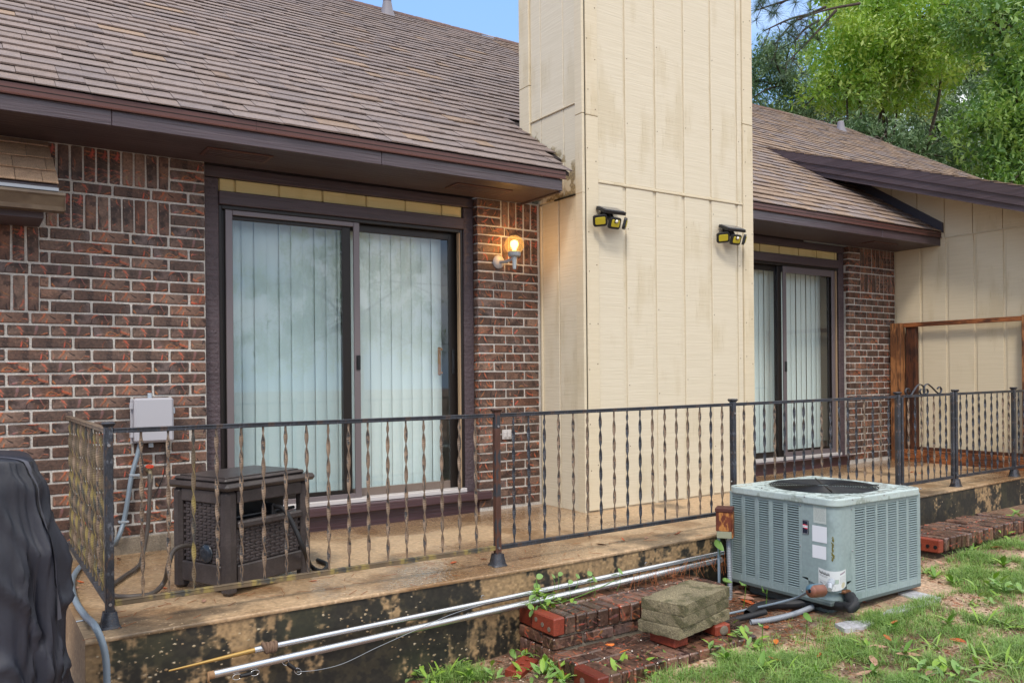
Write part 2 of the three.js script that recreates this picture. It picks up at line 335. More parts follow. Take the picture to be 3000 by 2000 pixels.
const paverMat = std({ map: paverMap, bumpMap: grey(256, 256, [0.2, 0.2], (u, v) => fb(u, v, 50, 2)), bumpScale: 0.003, roughness: 0.85 });
const slabWhite = std({ map: tex(256, 256, [0.5, 0.5], (u, v) => mul(mix([150, 150, 154], [190, 190, 194], fb(u, v, 6, 4)), 0.85 + 0.3 * fb(u, v, 40, 2))), roughness: 0.5 });
const woodMap = tex(256, 1024, [0.2, 1.2], (u, v) => { const w = u + 0.1 * fb(u, v, 3, 3, 1, 3), g = fb(w, v, 14, 4, 2, 1), n = fb(u, v, 3, 3, 1, 3); let c = mix([106, 66, 36], [158, 106, 62], ss(0.3, 0.7, n)); c = mix(c, [62, 38, 22], ss(0.5, 0.68, g) * 0.75); return c; });
const wood = std({ map: woodMap, bumpMap: woodMap, bumpScale: 0.004, roughness: 0.7 });
const woodH = (() => { const a = woodMap.clone(); a.rotation = Math.PI / 2; a.needsUpdate = true; return std({ map: a, roughness: 0.65, color: 0xf2d8c4 }); })();
const fabricBump = grey(256, 256, [0.02, 0.02], (u, v) => 0.5 + 0.25 * Math.sin(u * 2 * Math.PI * 16) * Math.sin(v * 2 * Math.PI * 16));
const coverMat = std({ map: tex(512, 512, [1, 1], (u, v) => mul(mix([26, 28, 37], [38, 40, 52], fb(u, v, 5, 5)), 0.94 + 0.12 * fb(u, v, 120, 1))), bumpMap: fabricBump, bumpScale: 0.0004, roughness: 0.44 });
const bark = std({ map: tex(256, 256, [0.5, 1], (u, v) => mix([46, 38, 32], [92, 78, 66], fb(u, v, 10, 4, 2, 1))), roughness: 0.95 });
const leafM = (r, g, b, t = 0.4) => phys({ color: new THREE.Color(r, g, b), roughness: 0.55, transmission: t, thickness: 0, side: THREE.DoubleSide });
const leafDead = [std({ color: 0xb5562a, roughness: 0.6, side: THREE.DoubleSide }), std({ color: 0xa8806c, roughness: 0.65, side: THREE.DoubleSide }), std({ color: 0x7c4a30, roughness: 0.6, side: THREE.DoubleSide }), std({ color: 0xd0702c, roughness: 0.5, side: THREE.DoubleSide })];
// ---------------------------------------------------------------- the ground and the patio slab
const slabY = x => 0.06 * clamp((x - 2.8) / 5.2, 0, 1.15);
const slabEdge = x => x < 4 ? 1.815 : lerp(1.815, 1.72, clamp((x - 4) / 5));
const groundBase = x => x < 2 ? -0.5 : x < 7.2 ? lerp(-0.5, -0.222, (x - 2) / 5.2) : lerp(-0.222, -0.15, clamp((x - 7.2) / 6));
function groundY(x, z) {
  let y = groundBase(x);
  const w = ss(1.6, 1.9, z);
  y += w * (0.018 * fbm3(x * 1.3, 3.3, z * 1.3, 3) + 0.012 * fbm3(x * 5, 1.7, z * 5, 3) + 0.006 * fbm3(x * 19, 0.3, z * 19, 2));
  if (z > 3) y -= 0.02 * (Math.min(z, 9) - 3);
  return lerp(-0.62, y, x > 0.36 && x < 30 ? ss(1.55, 1.72, z) : 1);
}
{
  const ax = [], az = [];
  for (let x = -80; x < -1; x += Math.max(0.4, -x * 0.25)) ax.push(x);
  for (let x = -1; x < 9; x += 0.03) ax.push(x);
  for (let x = 9, s = 0.04; x < 120; x += s, s *= 1.09) ax.push(x);
  for (let z = -90; z < 1.4; z += Math.max(0.3, Math.abs(z) * 0.2)) az.push(z);
  for (let z = 1.4; z < 4.6; z += 0.025) az.push(z);
  for (let z = 4.6, s = 0.05; z < 90; z += s, s *= 1.15) az.push(z);
  const pos = [], uv = [], idx = [], nx = ax.length;
  for (const z of az) for (const x of ax) { pos.push(x, groundY(x, z), z); uv.push(x, z); }
  for (let j = 0; j < az.length - 1; j++) for (let i = 0; i < nx - 1; i++) { const a = j * nx + i; idx.push(a, a + nx, a + 1, a + 1, a + nx, a + nx + 1); }
  const g = new THREE.BufferGeometry(); g.setAttribute('position', new THREE.Float32BufferAttribute(pos, 3)); g.setAttribute('uv', new THREE.Float32BufferAttribute(uv, 2)); g.setIndex(idx); g.computeVertexNormals();
  const dirt = tex(1024, 1024, [2.3, 2.3], (u, v) => {
    const n = fb(u, v, 5, 5), m = fb(u + 0.3, v + 0.7, 13, 4), h = fb(u, v, 200, 2), s = fb(u + 0.1, v + 0.4, 40, 3, 3, 1);
    let c = mix([116, 92, 74], [176, 150, 126], ss(0.32, 0.66, n));
    c = mix(c, [78, 56, 42], ss(0.54, 0.7, m) * 0.75); c = mix(c, [120, 62, 36], ss(0.66, 0.76, s) * 0.6);
    return mul(c, 0.74 + 0.5 * h);
  });
  structure(mesh('ground', g, std({ map: dirt, roughness: 0.9, bumpMap: grey(512, 512, [0.5, 0.5], (u, v) => fb(u, v, 40, 3)), bumpScale: 0.006 }))).userData.label = 'damp sandy soil of the yard with thin grass';
}
{
  const xs = []; for (let x = 0.43; x <= 11.03; x += 0.106) xs.push(x);
  const strip = (rows, uvf) => {     // rows: list of functions x -> [y, z]
    const pos = [], uv = [], idx = [], n = xs.length;
    rows.forEach((f, k) => xs.forEach(x => { const [y, z, v] = f(x); pos.push(x, y, z); uv.push(...uvf(x, y, z, v)); }));
    for (let k = 0; k < rows.length - 1; k++) for (let i = 0; i < n - 1; i++) { const a = k * n + i; idx.push(a, a + n, a + 1, a + 1, a + n, a + n + 1); }
    const g = new THREE.BufferGeometry(); g.setAttribute('position', new THREE.Float32BufferAttribute(pos, 3)); g.setAttribute('uv', new THREE.Float32BufferAttribute(uv, 2)); g.setIndex(idx); g.computeVertexNormals(); return clean(g);
  };
  const wav = x => 0.004 * perlin.noise(x * 3, 0.3, 0) + 0.002 * perlin.noise(x * 23, 0.7, 0);
  const E = x => slabEdge(x) + wav(x);
  const top = strip([x => [slabY(x), -0.3], x => [slabY(x), 0.5], x => [slabY(x), 1.2], x => [slabY(x), E(x) - 0.012], x => [slabY(x) - 0.002, E(x) - 0.004], x => [slabY(x) - 0.006, E(x)], x => [slabY(x) - 0.019, E(x) + 0.001], x => [slabY(x) - 0.022, E(x) - 0.008]], (x, y, z) => [x, z - y]);
  const side = poly([V(0.43, 0, -0.1), V(0.43, 0, E(0.43) - 0.008), V(0.43, -0.62, E(0.43) - 0.008), V(0.43, -0.62, -0.1)]);
  const slab = structure(mesh('patio_slab', [top], conTopMat)); slab.userData.label = 'wet tan concrete patio slab';
  mesh('slab_face', strip([x => [slabY(x) - 0.021, E(x) - 0.0085, 1], x => [-0.62, E(x) - 0.012, 0]], (x, y, z, v) => [(x - 0.43) / 10.6, v]), faceMat, slab, 'algae-blackened front of the slab');
  mesh('slab_side', side, std({ map: conTop, roughness: 0.85 }), slab);
}

// ---------------------------------------------------------------- the house
const house = thing('house', 'single-storey brick and cream siding house with brown shingle roof and sliding doors', 'house');
const CO = 0.0743, BW = 0.2285, JT = 0.0135, rowY = i => 1.93 - CO * i;
const bgCache = {};
function brickGeo(w, h, d, soldier) {
  const wq = Math.round(w * 200) / 200, k = `${wq}_${h.toFixed(3)}_${d}_${soldier}`;
  const a = bgCache[k] ||= []; if (a.length < 6) a.push(cbox(wq, h, d, 0.0045, { jit: 0.0016, ou: rr(0, 1.2), ov: rr(0, 1.2), swap: soldier })); else return a[Math.floor(rnd() * 6)];
  return a[a.length - 1];
}
function brick(parent, x0, x1, y0, y1, zf = 0, d = 0.05, soldier = false) {
  if (x1 - x0 < 0.02) return;
  const m = mesh('brick', brickGeo(x1 - x0, y1 - y0, d, soldier), brickMats[Math.floor(rnd() * rnd() * 6)], parent);
  m.position.set((x0 + x1) / 2, (y0 + y1) / 2, zf - d / 2 + rr(-0.002, 0.0025)); m.rotation.set(rr(-1, 1) * 0.008, rr(-1, 1) * 0.008, rr(-1, 1) * 0.006);
}
const stretchers = (p, xa, xb, i, phase, pitch = BW) => {
  const y = rowY(i), h = (CO - JT) / 2; let k = Math.floor((phase - xa) / pitch);
  for (let e = phase - k * pitch - pitch; e < xb; e += pitch) { const a = Math.max(e + JT / 2, xa), b = Math.min(e + pitch - JT / 2, xb); brick(p, a, b, y - h, y + h); }
};
const soldiers = (p, xa, xb, i0, pitch = 0.0735) => { const n = Math.round((xb - xa) / pitch), s = (xb - xa) / n; for (let k = 0; k < n; k++) brick(p, xa + k * s + JT / 2, xa + (k + 1) * s - JT / 2, rowY(i0 + 1) - CO * 1.5 + JT / 2, rowY(i0 + 1) + CO * 1.5 - JT / 2, 0, 0.05, true); };
seed(21);
{
  const w = mesh('brick_wall', [bx(-0.4, 1.368, 0, 2.57, -0.2, -0.007)], mortar, house, 'dark brown streaked brick wall with pale mortar');
  for (let i = -1; i <= 24; i++) { const lo = (i >= -1 && i <= 1) || (i >= 3 && i <= 5) ? 0.402 : 0.0; stretchers(w, lo, 1.366, i, i % 2 ? 1.366 : 1.263); }
  soldiers(w, 0.034, 0.402, -1); soldiers(w, 0.034, 0.402, 3);
  soldiers(w, 0.43, 1.146, -4); soldiers(w, 0.57, 1.146, -8);
  for (const i of [-4, -3, -2, -8, -7, -6]) { const y = rowY(i), h = (CO - JT) / 2; brick(w, 1.152, 1.366, y - h, y + h); }
  stretchers(w, 0.3, 1.366, -5, 1.263); soldiers(w, 0.20, 0.57, -8);
  mesh('footing_course', [bx(-0.4, 1.368, -0.01, 0.105, -0.02, 0.008, 0.006)], mortarDark, house);
}
{
  const w = mesh('brick_pier', [bx(3.506, 4.128, 0, 2.57, -0.2, -0.007)], mortar, house, 'narrow brick pier between the sliding door and the chimney');
  const R = (i, list) => { const y = rowY(i), h = (CO - JT) / 2; list.forEach(([a, b], k) => brick(w, a, b, y - h, y + h, 0, k ? 0.05 : 0.12)); };
  for (let i = -8; i <= 25; i++) {
    if ((i >= -4 && i <= -2) || i <= -6) R(i, [[3.497, 3.725]]);
    else R(i, i % 2 ? [[3.497, 3.76], [3.772, 3.946], [3.958, 4.1]] : [[3.497, 3.648], [3.66, 3.834], [3.846, 4.1]]);
  }
  soldiers(w, 3.732, 4.105, -4); soldiers(w, 3.732, 4.105, -8);
}
{
  const w = mesh('brick_pier', [bx(8.465, 9.38, 0.03, 2.57, -0.2, -0.007)], mortar, house, 'brick pier between the far sliding door and the siding wall');
  for (let i = -8; i <= 24; i++) {
    if ((i >= -4 && i <= -2) || i <= -6) { const y = rowY(i), h = (CO - JT) / 2; brick(w, 8.456, 8.678, y - h, y + h, 0, 0.1); } else stretchers(w, 8.456, 9.372, i, 8.456 + (i % 2 ? 0.2285 : 0.114));
  }
  soldiers(w, 8.684, 9.372, -4); soldiers(w, 8.684, 9.372, -8);
}
// wall core between the openings
mesh('wall_core', [bx(3.6, 6.36, 0.05, 2.57, -0.3, -0.205), bx(-0.4, 1.3, 0, 2.57, -0.3, -0.205), bx(8.5, 9.4, 0.05, 2.57, -0.3, -0.205), bx(1.3, 3.6, 2.31, 2.57, -0.3, -0.16), bx(6.36, 8.5, 2.31, 2.57, -0.3, -0.16)], roomMat, house);

function doorway(x0, x1, gr, flip, name) {   // trim round a sliding door: x0..x1 is the opening
  const zt = -0.055;
  mesh('door_post', [bx(x0 - 0.1, x0, 0.17, 2.478, -0.16, zt, 0.006)], stucco, house);
  mesh('door_post', [bx(x1, x1 + 0.092, 0.17, 2.478, -0.16, zt, 0.006)], stucco, house);
  mesh('door_header', [bx(x0 + 0.001, x1 - 0.001, 2.3, 2.392, -0.16, -0.043, 0.005)], darkTrim, house);
  mesh('top_beam', [bx(x0 - 0.1, x1 + 0.092, 2.481, 2.556, -0.16, -0.048, 0.005)], darkTrim, house);
  const tp = mesh('transom_panel', [bx(x0 + 0.002, x1 - 0.002, 2.393, 2.48, -0.15, -0.086)], sidingYellow, house, 'strip of yellow siding over the door');
  for (let k = 0; k < gr.length - 1; k++) mesh('siding_board', [bx(gr[k] + 0.007, gr[k + 1] - 0.007, 2.3935, 2.4795, -0.09, -0.072)], sidingYellow, tp);
  mesh('sill_board', [bx(x0 - 0.1, x1 + 0.2 * (flip ? 0.9 : 1), 0.102 + slabY(x1), 0.174, -0.14, 0.035, 0.008)], sillMat, house);
  mesh('kick_board', [bx(x0 - 0.1, x1 + 0.17, -0.02, 0.1 + slabY(x1), -0.14, -0.015, 0.004)], sillMat, house);
}
const d1 = [1.472, 3.402], d2 = [6.46, 8.352];
doorway(...d1, [1.476, ...[687, 815, 943, 1070, 1185, 1291].map(p => onZ(p, 560, -0.08).x), 3.4], false);
doorway(...d2, [6.466, 6.7, ...[2180 + 128 * .3488, 2180 + 292 * .3488, 2180 + 455 * .3488, 2180 + 607 * .3488, 2180 + 755 * .3488].map(p => onZ(p, 720, -0.08).x), 8.348], true);

function frameBars(x0, x1, y0, y1, z0, z1, w, wt = w, wb = w) { return [bx(x0, x0 + w, y0, y1, z0, z1), bx(x1 - w, x1, y0, y1, z0, z1), bx(x0 + w, x1 - w, y1 - wt, y1, z0, z1), bx(x0 + w, x1 - w, y0, y0 + wb, z0, z1)]; }
{
  const D = thing('sliding_door', '', ''); scene.remove(D); delete D.userData.category; house.add(D); D.name = 'sliding_door'; D.userData = { label: 'sliding glass door with dark bronze frame beside the hose box' };
  mesh('outer_frame', [bx(1.4725, 1.497, 0.21, 2.299, -0.158, -0.07), bx(3.372, 3.4015, 0.21, 2.299, -0.158, -0.07), bx(1.497, 3.372, 2.272, 2.2995, -0.158, -0.07)], bronze, D);
  mesh('jamb_strip', [bx(3.36, 3.373, 0.21, 2.27, -0.1, -0.062)], std({ color: 0x9c8468, roughness: 0.6 }), D);
  mesh('sill_track', [bx(1.4725, 3.4015, 0.176, 0.208, -0.158, -0.03)], aluWhite, D);
  mesh('screen_frame', frameBars(1.52, 2.506, 0.2085, 2.271, -0.09, -0.072, 0.048, 0.034, 0.034), aluPink, D);
  mesh('fixed_sash', [bx(1.498, 1.53, 0.2085, 2.271, -0.125, -0.1), bx(2.378, 2.444, 0.2085, 2.271, -0.125, -0.1), bx(1.53, 2.378, 2.21, 2.271, -0.125, -0.1), bx(1.53, 2.378, 0.2085, 0.27, -0.125, -0.1)], bronze, D);
  mesh('pane', [bx(1.528, 2.38, 0.268, 2.212, -0.114, -0.111, 0.0005)], glassTint, D);
  mesh('sliding_sash', [bx(2.38, 2.44, 0.2085, 2.271, -0.153, -0.13), bx(3.302, 3.371, 0.2085, 2.271, -0.153, -0.13), bx(2.44, 3.302, 2.215, 2.271, -0.153, -0.13)], bronze, D);
  mesh('sash_rail', [bx(2.44, 3.302, 0.2085, 0.268, -0.152, -0.129)], bronzeBrown, D);
  mesh('pane', [bx(2.438, 3.304, 0.266, 2.217, -0.143, -0.14, 0.0005)], glass, D);
  mesh('screen_latch', [bx(2.47, 2.502, 1.165, 1.275, -0.0715, -0.06), bx(2.476, 2.483, 1.18, 1.26, -0.06, -0.045)], plasticBlack, D);
  mesh('latch_plate', [bx(3.325, 3.347, 1.13, 1.33, -0.129, -0.121), bx(3.331, 3.341, 1.17, 1.29, -0.121, -0.113)], plasticBlack, D);
  mesh('inside_handle', [bx(3.232, 3.258, 1.12, 1.35, -0.205, -0.185, 0.006), bx(3.24, 3.25, 1.13, 1.15, -0.185, -0.146), bx(3.24, 3.25, 1.32, 1.34, -0.185, -0.146)], std({ color: 0x8a5b2c, roughness: 0.45 }), D);
}
{
  const D = new THREE.Group(); D.name = 'sliding_door'; D.userData.label = 'sliding glass door between the chimney and the far pier'; house.add(D);
  mesh('outer_frame', [bx(6.4605, 6.49, 0.2, 2.299, -0.158, -0.07), bx(8.322, 8.3515, 0.2, 2.299, -0.158, -0.07), bx(6.49, 8.322, 2.272, 2.2995, -0.158, -0.07)], bronze, D);
  mesh('jamb_strip', [bx(8.31, 8.323, 0.2, 2.27, -0.1, -0.062)], std({ color: 0x9c8468, roughness: 0.6 }), D);
  mesh('sill_track', [bx(6.4605, 8.3515, 0.176, 0.208, -0.158, -0.03)], aluWhite, D);
  mesh('screen_frame', frameBars(7.40, 8.30, 0.2085, 2.271, -0.09, -0.072, 0.05, 0.07, 0.05), std({ color: 0x6c6468, roughness: 0.4, metalness: 0.3 }), D);
  mesh('fixed_sash', [bx(7.335, 7.4, 0.2085, 2.271, -0.125, -0.1), bx(8.22, 8.31, 0.2085, 2.271, -0.125, -0.1), bx(7.4, 8.22, 2.21, 2.271, -0.125, -0.1), bx(7.4, 8.22, 0.2085, 0.28, -0.125, -0.1)], bronze, D);
  mesh('pane', [bx(7.398, 8.222, 0.278, 2.212, -0.114, -0.111, 0.0005)], glass, D);
  mesh('sliding_sash', [bx(6.4905, 6.55, 0.2085, 2.271, -0.153, -0.13), bx(7.335, 7.4, 0.2085, 2.271, -0.153, -0.13), bx(6.55, 7.335, 2.215, 2.271, -0.153, -0.13), bx(6.55, 7.335, 0.2085, 0.268, -0.153, -0.13)], bronze, D);
  mesh('pane', [bx(6.548, 7.337, 0.266, 2.217, -0.143, -0.14, 0.0005)], glass, D);
  mesh('screen_latch', [bx(7.41, 7.44, 1.13, 1.24, -0.0715, -0.06)], plasticBlack, D);
}
// rooms behind the doors
for (const [a, b] of [[1.32, 3.58], [6.36, 8.5]]) mesh('interior', [bx(a - 0.1, b + 0.1, 0.05, 0.17, -2.2, -0.16), bx(a - 0.1, b + 0.1, 2.45, 2.55, -2.2, -0.305), bx(a - 0.1, a, 0.17, 2.45, -2.2, -0.305), bx(b, b + 0.1, 0.17, 2.45, -2.2, -0.305), bx(a - 0.1, b + 0.1, 0.17, 2.45, -2.3, -2.2)], roomMat, house);

// ---- chimney
{
  const zc = 0.588, xc = 4.134, x2 = 6.127, top = 6.2;
  const C = mesh('chimney', [bx(xc + 0.012, x2 - 0.006, 0.012, top, -0.275, zc - 0.012)], siding, house, 'tall chimney chase in cream rough-sawn siding');
  const B = (x0, x1, y0, y1, z0, z1, m = siding, n = 'siding_board', b = 0.004) => mesh(n, [bx(x0, x1, y0, y1, z0, z1, b, { ou: rr(0, 1), ov: rr(0, 1) })], m, C);
  // rain-splashed boards over the roof: mould spots where the photograph shows them, along the shingles
  const stained = std({ map: tex(256, 256, [0.75, 0.75], (u, v) => { const z = u * 0.75 - 0.2, y = v * 0.75, rf = 0.136 + 0.6687 * (0.572 - z) * 1 - 0.0, d = y - (rf - 0.0), n = fb(u, v, 14, 4), g = fb(u, v, 90, 1); let c = mix([195, 184, 160], [209, 199, 177], sawn(u, v)); const k = ss(0.11, 0.0, d) * ss(0.5, 0.66, n + 0.1 * ss(0.04, 0, d)); c = mix(c, mix([84, 70, 48], [160, 138, 92], g), k * 0.75); return c; }), bumpMap: sidingBump, bumpScale: 0.0014, roughness: 0.75 });
  const gl = [4.278, 4.58, 4.916, 5.253, 5.591, 5.931, 5.994];
  const foot = x => 0.012 + slabY(x);
  for (let k = 0; k < 6; k++) {
    B(gl[k] + 0.002, gl[k + 1] - (k < 5 ? 0.034 : 0.002), foot(gl[k]), 2.655, zc - 0.013, zc);
    B(gl[k] + 0.002, gl[k + 1] - (k < 5 ? 0.022 : 0.002), 2.678, top, zc - 0.013, zc);
  }
  B(4.28, 5.992, 2.6555, 2.6775, zc - 0.012, zc + 0.008, trimCream, 'seam_flashing');
  B(4.156, 4.277, foot(4.2), 3.18, zc - 0.012, zc + 0.014, trimCream, 'corner_board'); B(4.156, 4.277, 3.184, top, zc - 0.012, zc + 0.014, trimCream, 'corner_board');
  B(5.997, 6.127, foot(6), 3.4, zc - 0.012, zc + 0.014, trimCream, 'corner_board'); B(5.997, 6.127, 3.404, top, zc - 0.012, zc + 0.014, trimCream, 'corner_board');
  B(4.14, 4.155, foot(4.2), top, zc - 0.02, zc + 0.003, mould, 'corner_gap', 0.002);
  // left face, over and under the roof
  B(4.12, 4.146, 0.012, 2.56, 0.498, zc + 0.006, trimCream, 'corner_board'); B(4.12, 4.146, 2.5605, 3.19, 0.498, zc + 0.006, trimCream, 'corner_board'); B(4.12, 4.146, 3.194, top, 0.498, zc + 0.006, trimCream, 'corner_board');
  B(4.134, 4.147, 0.012, 2.56, 0.262, 0.496); B(4.134, 4.147, 0.012, 2.56, -0.005, 0.25); B(4.118, 4.134, 0.012, 2.55, 0.004, 0.03, trimCream, 'corner_bead');
  for (const [y0, y1] of [[2.57, 3.292], [3.306, top]]) { const mm = y0 < 3 ? stained : siding; for (const [za, zb] of [[0.336, 0.496], [0.022, 0.33], [-0.13, 0.016]]) { const b = mesh('siding_board', [bx(4.134, 4.147, y0, y1, za, zb, 0.004, y0 < 3 ? { ou: (za + zb) / 2 + 0.2, ov: (y0 + y1) / 2 - 2.57 } : { ou: rnd(), ov: rnd() })], mm, C); } }
  B(4.122, 4.146, 3.293, 3.305, -0.13, 0.496, trimCream, 'seam_flashing'); B(4.122, 4.146, 2.5605, 2.5695, 0.2, 0.496, mould, 'seam_flashing');
  B(4.116, 4.147, 2.9, 3.62, -0.285, -0.134, trimCream, 'corner_board'); B(4.116, 4.147, 3.624, top, -0.285, -0.134, trimCream, 'corner_board');
  // right face
  B(x2 - 0.013, x2 - 0.001, 0.06, top, -0.27, zc - 0.014); 
  seed(14); const nl = []; for (const x of [4.175, 4.25, 6.02, 6.1]) for (let y = 0.3 + rr(0, 0.2); y < 4.8; y += rr(0.28, 0.5)) nl.push(cyl(0.0045, 0.0045, 0.003, 8).rotateX(Math.PI / 2).translate(x + rr(-0.01, 0.01), y, zc + 0.0145)); for (const x of gl.slice(1, 6)) for (let y = 0.3 + rr(0, 0.3); y < 4.8; y += rr(0.5, 0.9)) nl.push(cyl(0.004, 0.004, 0.003, 8).rotateX(Math.PI / 2).translate(x + 0.02, y, zc + 0.0005));
  mesh('nail_heads', nl, std({ color: 0x6a5a48, roughness: 0.7, metalness: 0.3 }), C).userData.kind = 'stuff';
  mesh('chimney_cap', [bx(4.02, 6.24, top, top + 0.06, -0.39, 0.7)], dripMat, C);
}

// ---- eaves
{
  const zf = 0.561, xs1 = [-0.6, onZ(326, 330, zf).x, onZ(1118, 470, zf).x, 3.945], xs2 = [6.13, onZ(2587, 690, zf).x, 9.376];
  for (const xs of [xs1, xs2]) for (let k = 0; k < xs.length - 1; k++) mesh('fascia', [bx(xs[k] + 0.001, xs[k + 1] - 0.001, 2.556, 2.648, zf - 0.022, zf, 0.003, { ou: k * 0.4, ov: k * 0.3 })], fasciaMat, house);
  for (const xs of [[-0.6, onZ(749, 380, zf).x, 3.97], [6.13, onZ(2686, 680, zf).x, 9.376]]) for (let k = 0; k < 2; k++) {
    const a = xs[k] + 0.0008, b = xs[k + 1] - 0.0008;
    mesh('drip_edge', [prism([V(a, 2.648, zf + 0.004), V(a, 2.706, zf + 0.004), V(a, 2.708, zf + 0.012), V(a, 2.658, zf + 0.010), V(a, 2.650, zf + 0.022), V(a, 2.643, zf + 0.02)], V(b - a, 0, 0))], dripMat, house);
  }
  mesh('soffit', [bx(-0.6, 3.925, 2.558, 2.57, 0.001, zf - 0.023)], soffitMat, house); mesh('soffit', [bx(6.13, 9.372, 2.558, 2.57, 0.001, zf - 0.023)], soffitMat, house);
  mesh('eave_end', [bx(3.926, 3.944, 2.545, 2.72, 0.002, zf - 0.023)], soffitMat, house);
  for (const [x, z, w] of [[1.5, 0.3, 0.42], [3.35, 0.28, 0.5], [8.6, 0.28, 0.45]]) { const v = mesh('soffit_vent', [bx(x - w / 2, x + w / 2, 2.55, 2.5575, z - 0.1, z + 0.1)], dripMat, house); for (let k = 0; k < 4; k++) mesh('vent_slot', [bx(x - w / 2 + 0.02, x + w / 2 - 0.02, 2.547, 2.5498, z - 0.08 + k * 0.042, z - 0.055 + k * 0.042)], soffitMat, v); }
}

// ---- shingle roofs
const tints = [[0.30, 0.232, 0.205], [0.275, 0.214, 0.193], [0.325, 0.248, 0.217], [0.255, 0.20, 0.184], [0.295, 0.222, 0.19], [0.31, 0.242, 0.215]];
const tintsWarm = [[0.36, 0.248, 0.17], [0.33, 0.228, 0.163], [0.395, 0.272, 0.187], [0.30, 0.21, 0.158], [0.345, 0.24, 0.17], [0.37, 0.257, 0.18]];
for (const l of [tints, tintsWarm]) for (const c of l) for (let k = 0; k < 3; k++) c[k] *= 0.88;
const tintsTan = tintsWarm.map(c => [c[0] * 1.55, c[1] * 1.45, c[2] * 1.3]);
const tabW = [0.1, 0.135, 0.17, 0.21, 0.255, 0.31], tabCache = {};
function tabGeo(wi, ti, warm, v) {
  return tabCache[[wi, ti, warm, v]] ||= (() => {
    const w = tabW[wi], L = 0.172, g = new THREE.BoxGeometry(w - 0.003, 0.006 + 0.004 * v, L).toNonIndexed(), c = [tints, tintsWarm, tintsTan][warm][ti], n = g.attributes.position.count;
    const uvs = g.attributes.uv, p = g.attributes.position; for (let i = 0; i < n; i++) uvs.setXY(i, p.getX(i) + wi * 0.31 + ti * 0.17, p.getZ(i) + p.getY(i) + ti * 0.23);
    const a = new Float32Array(n * 3); for (let i = 0; i < n; i++) a.set(c, i * 3); g.setAttribute('color', new THREE.BufferAttribute(a, 3)); return g;
  })();
}
// plane: y = y0 + m (z0 - z); xr(s, z) gives the x range of the course; returns placed tabs
function courses(y0, z0, m, s0, s1, xr, warm) {
  const cs = 1 / Math.hypot(1, m), sn = m * cs, out = [], q = new THREE.Quaternion().setFromAxisAngle(V(1, 0, 0), Math.atan(m) - 0.085);
  for (let s = s0, i = 0; s < s1; s += 0.1425, i++) {
    const z = z0 - s * cs, rg = xr(s, z); let x = rg[0] - rr(0, 0.2);
    while (x < rg[1]) {
      const wi = Math.floor(rnd() * 6), xs = Math.max(x, rg[0]), xe0 = x + tabW[wi], xe1 = Math.min(xe0, rg[1]), w = xe1 - xs, xe = xe0; x = xs; if (w > 0.012) {
        const v = rnd() < 0.5 ? 1 : 0, c = s + 0.086 - (rnd() < 0.3 ? rr(0, 0.006) : 0), M = new THREE.Matrix4().compose(V(x + w / 2, y0 + c * sn + 0.0125 + 0.002 * v + rr(0, 0.0015), z0 - c * cs), q, V(w / tabW[wi], 1, 1));
        const p = V(x + w / 2, y0 + s * sn, z); out.push({ M, g: [wi, Math.floor(rnd() * 6), warm === 2 ? 2 : warm && rnd() < warm ? 1 : 0, v], sz: w / Math.pow(depthOf(p), 2), p });
      }
      x = xe;
    }
  }
  return out;
}
function shingle(parent, list, nSingle) {
  const inView = p => { const d = depthOf(p); if (d < 0.2) return false; const a = ((p.x - CAM.x) * cY + (p.z - CAM.z) * sY) / d * F + 1500, b = HY - (p.y - CAM.y) / d * F; return a > -260 && a < 3260 && b > -200 && b < 2020; };
  list.forEach(t => { if (!inView(t.p)) t.sz = 0; }); list.sort((a, b) => b.sz - a.sz);
  list.slice(0, nSingle).forEach(t => { const m = mesh('shingle', tabGeo(...t.g), shingleMat, parent); m.applyMatrix4(t.M); });
  const rest = list.slice(nSingle).filter(t => t.sz > 0); if (!rest.length) return;
  const r = mesh('shingles', rest.map(t => tabGeo(...t.g).clone().applyMatrix4(t.M)), shingleMat, parent); r.userData.kind = 'stuff';
}
seed(77);
const EY = 2.706, EZ = 0.572, MP = 0.6687, RZ = -4.33, RY = EY + MP * (EZ - RZ);
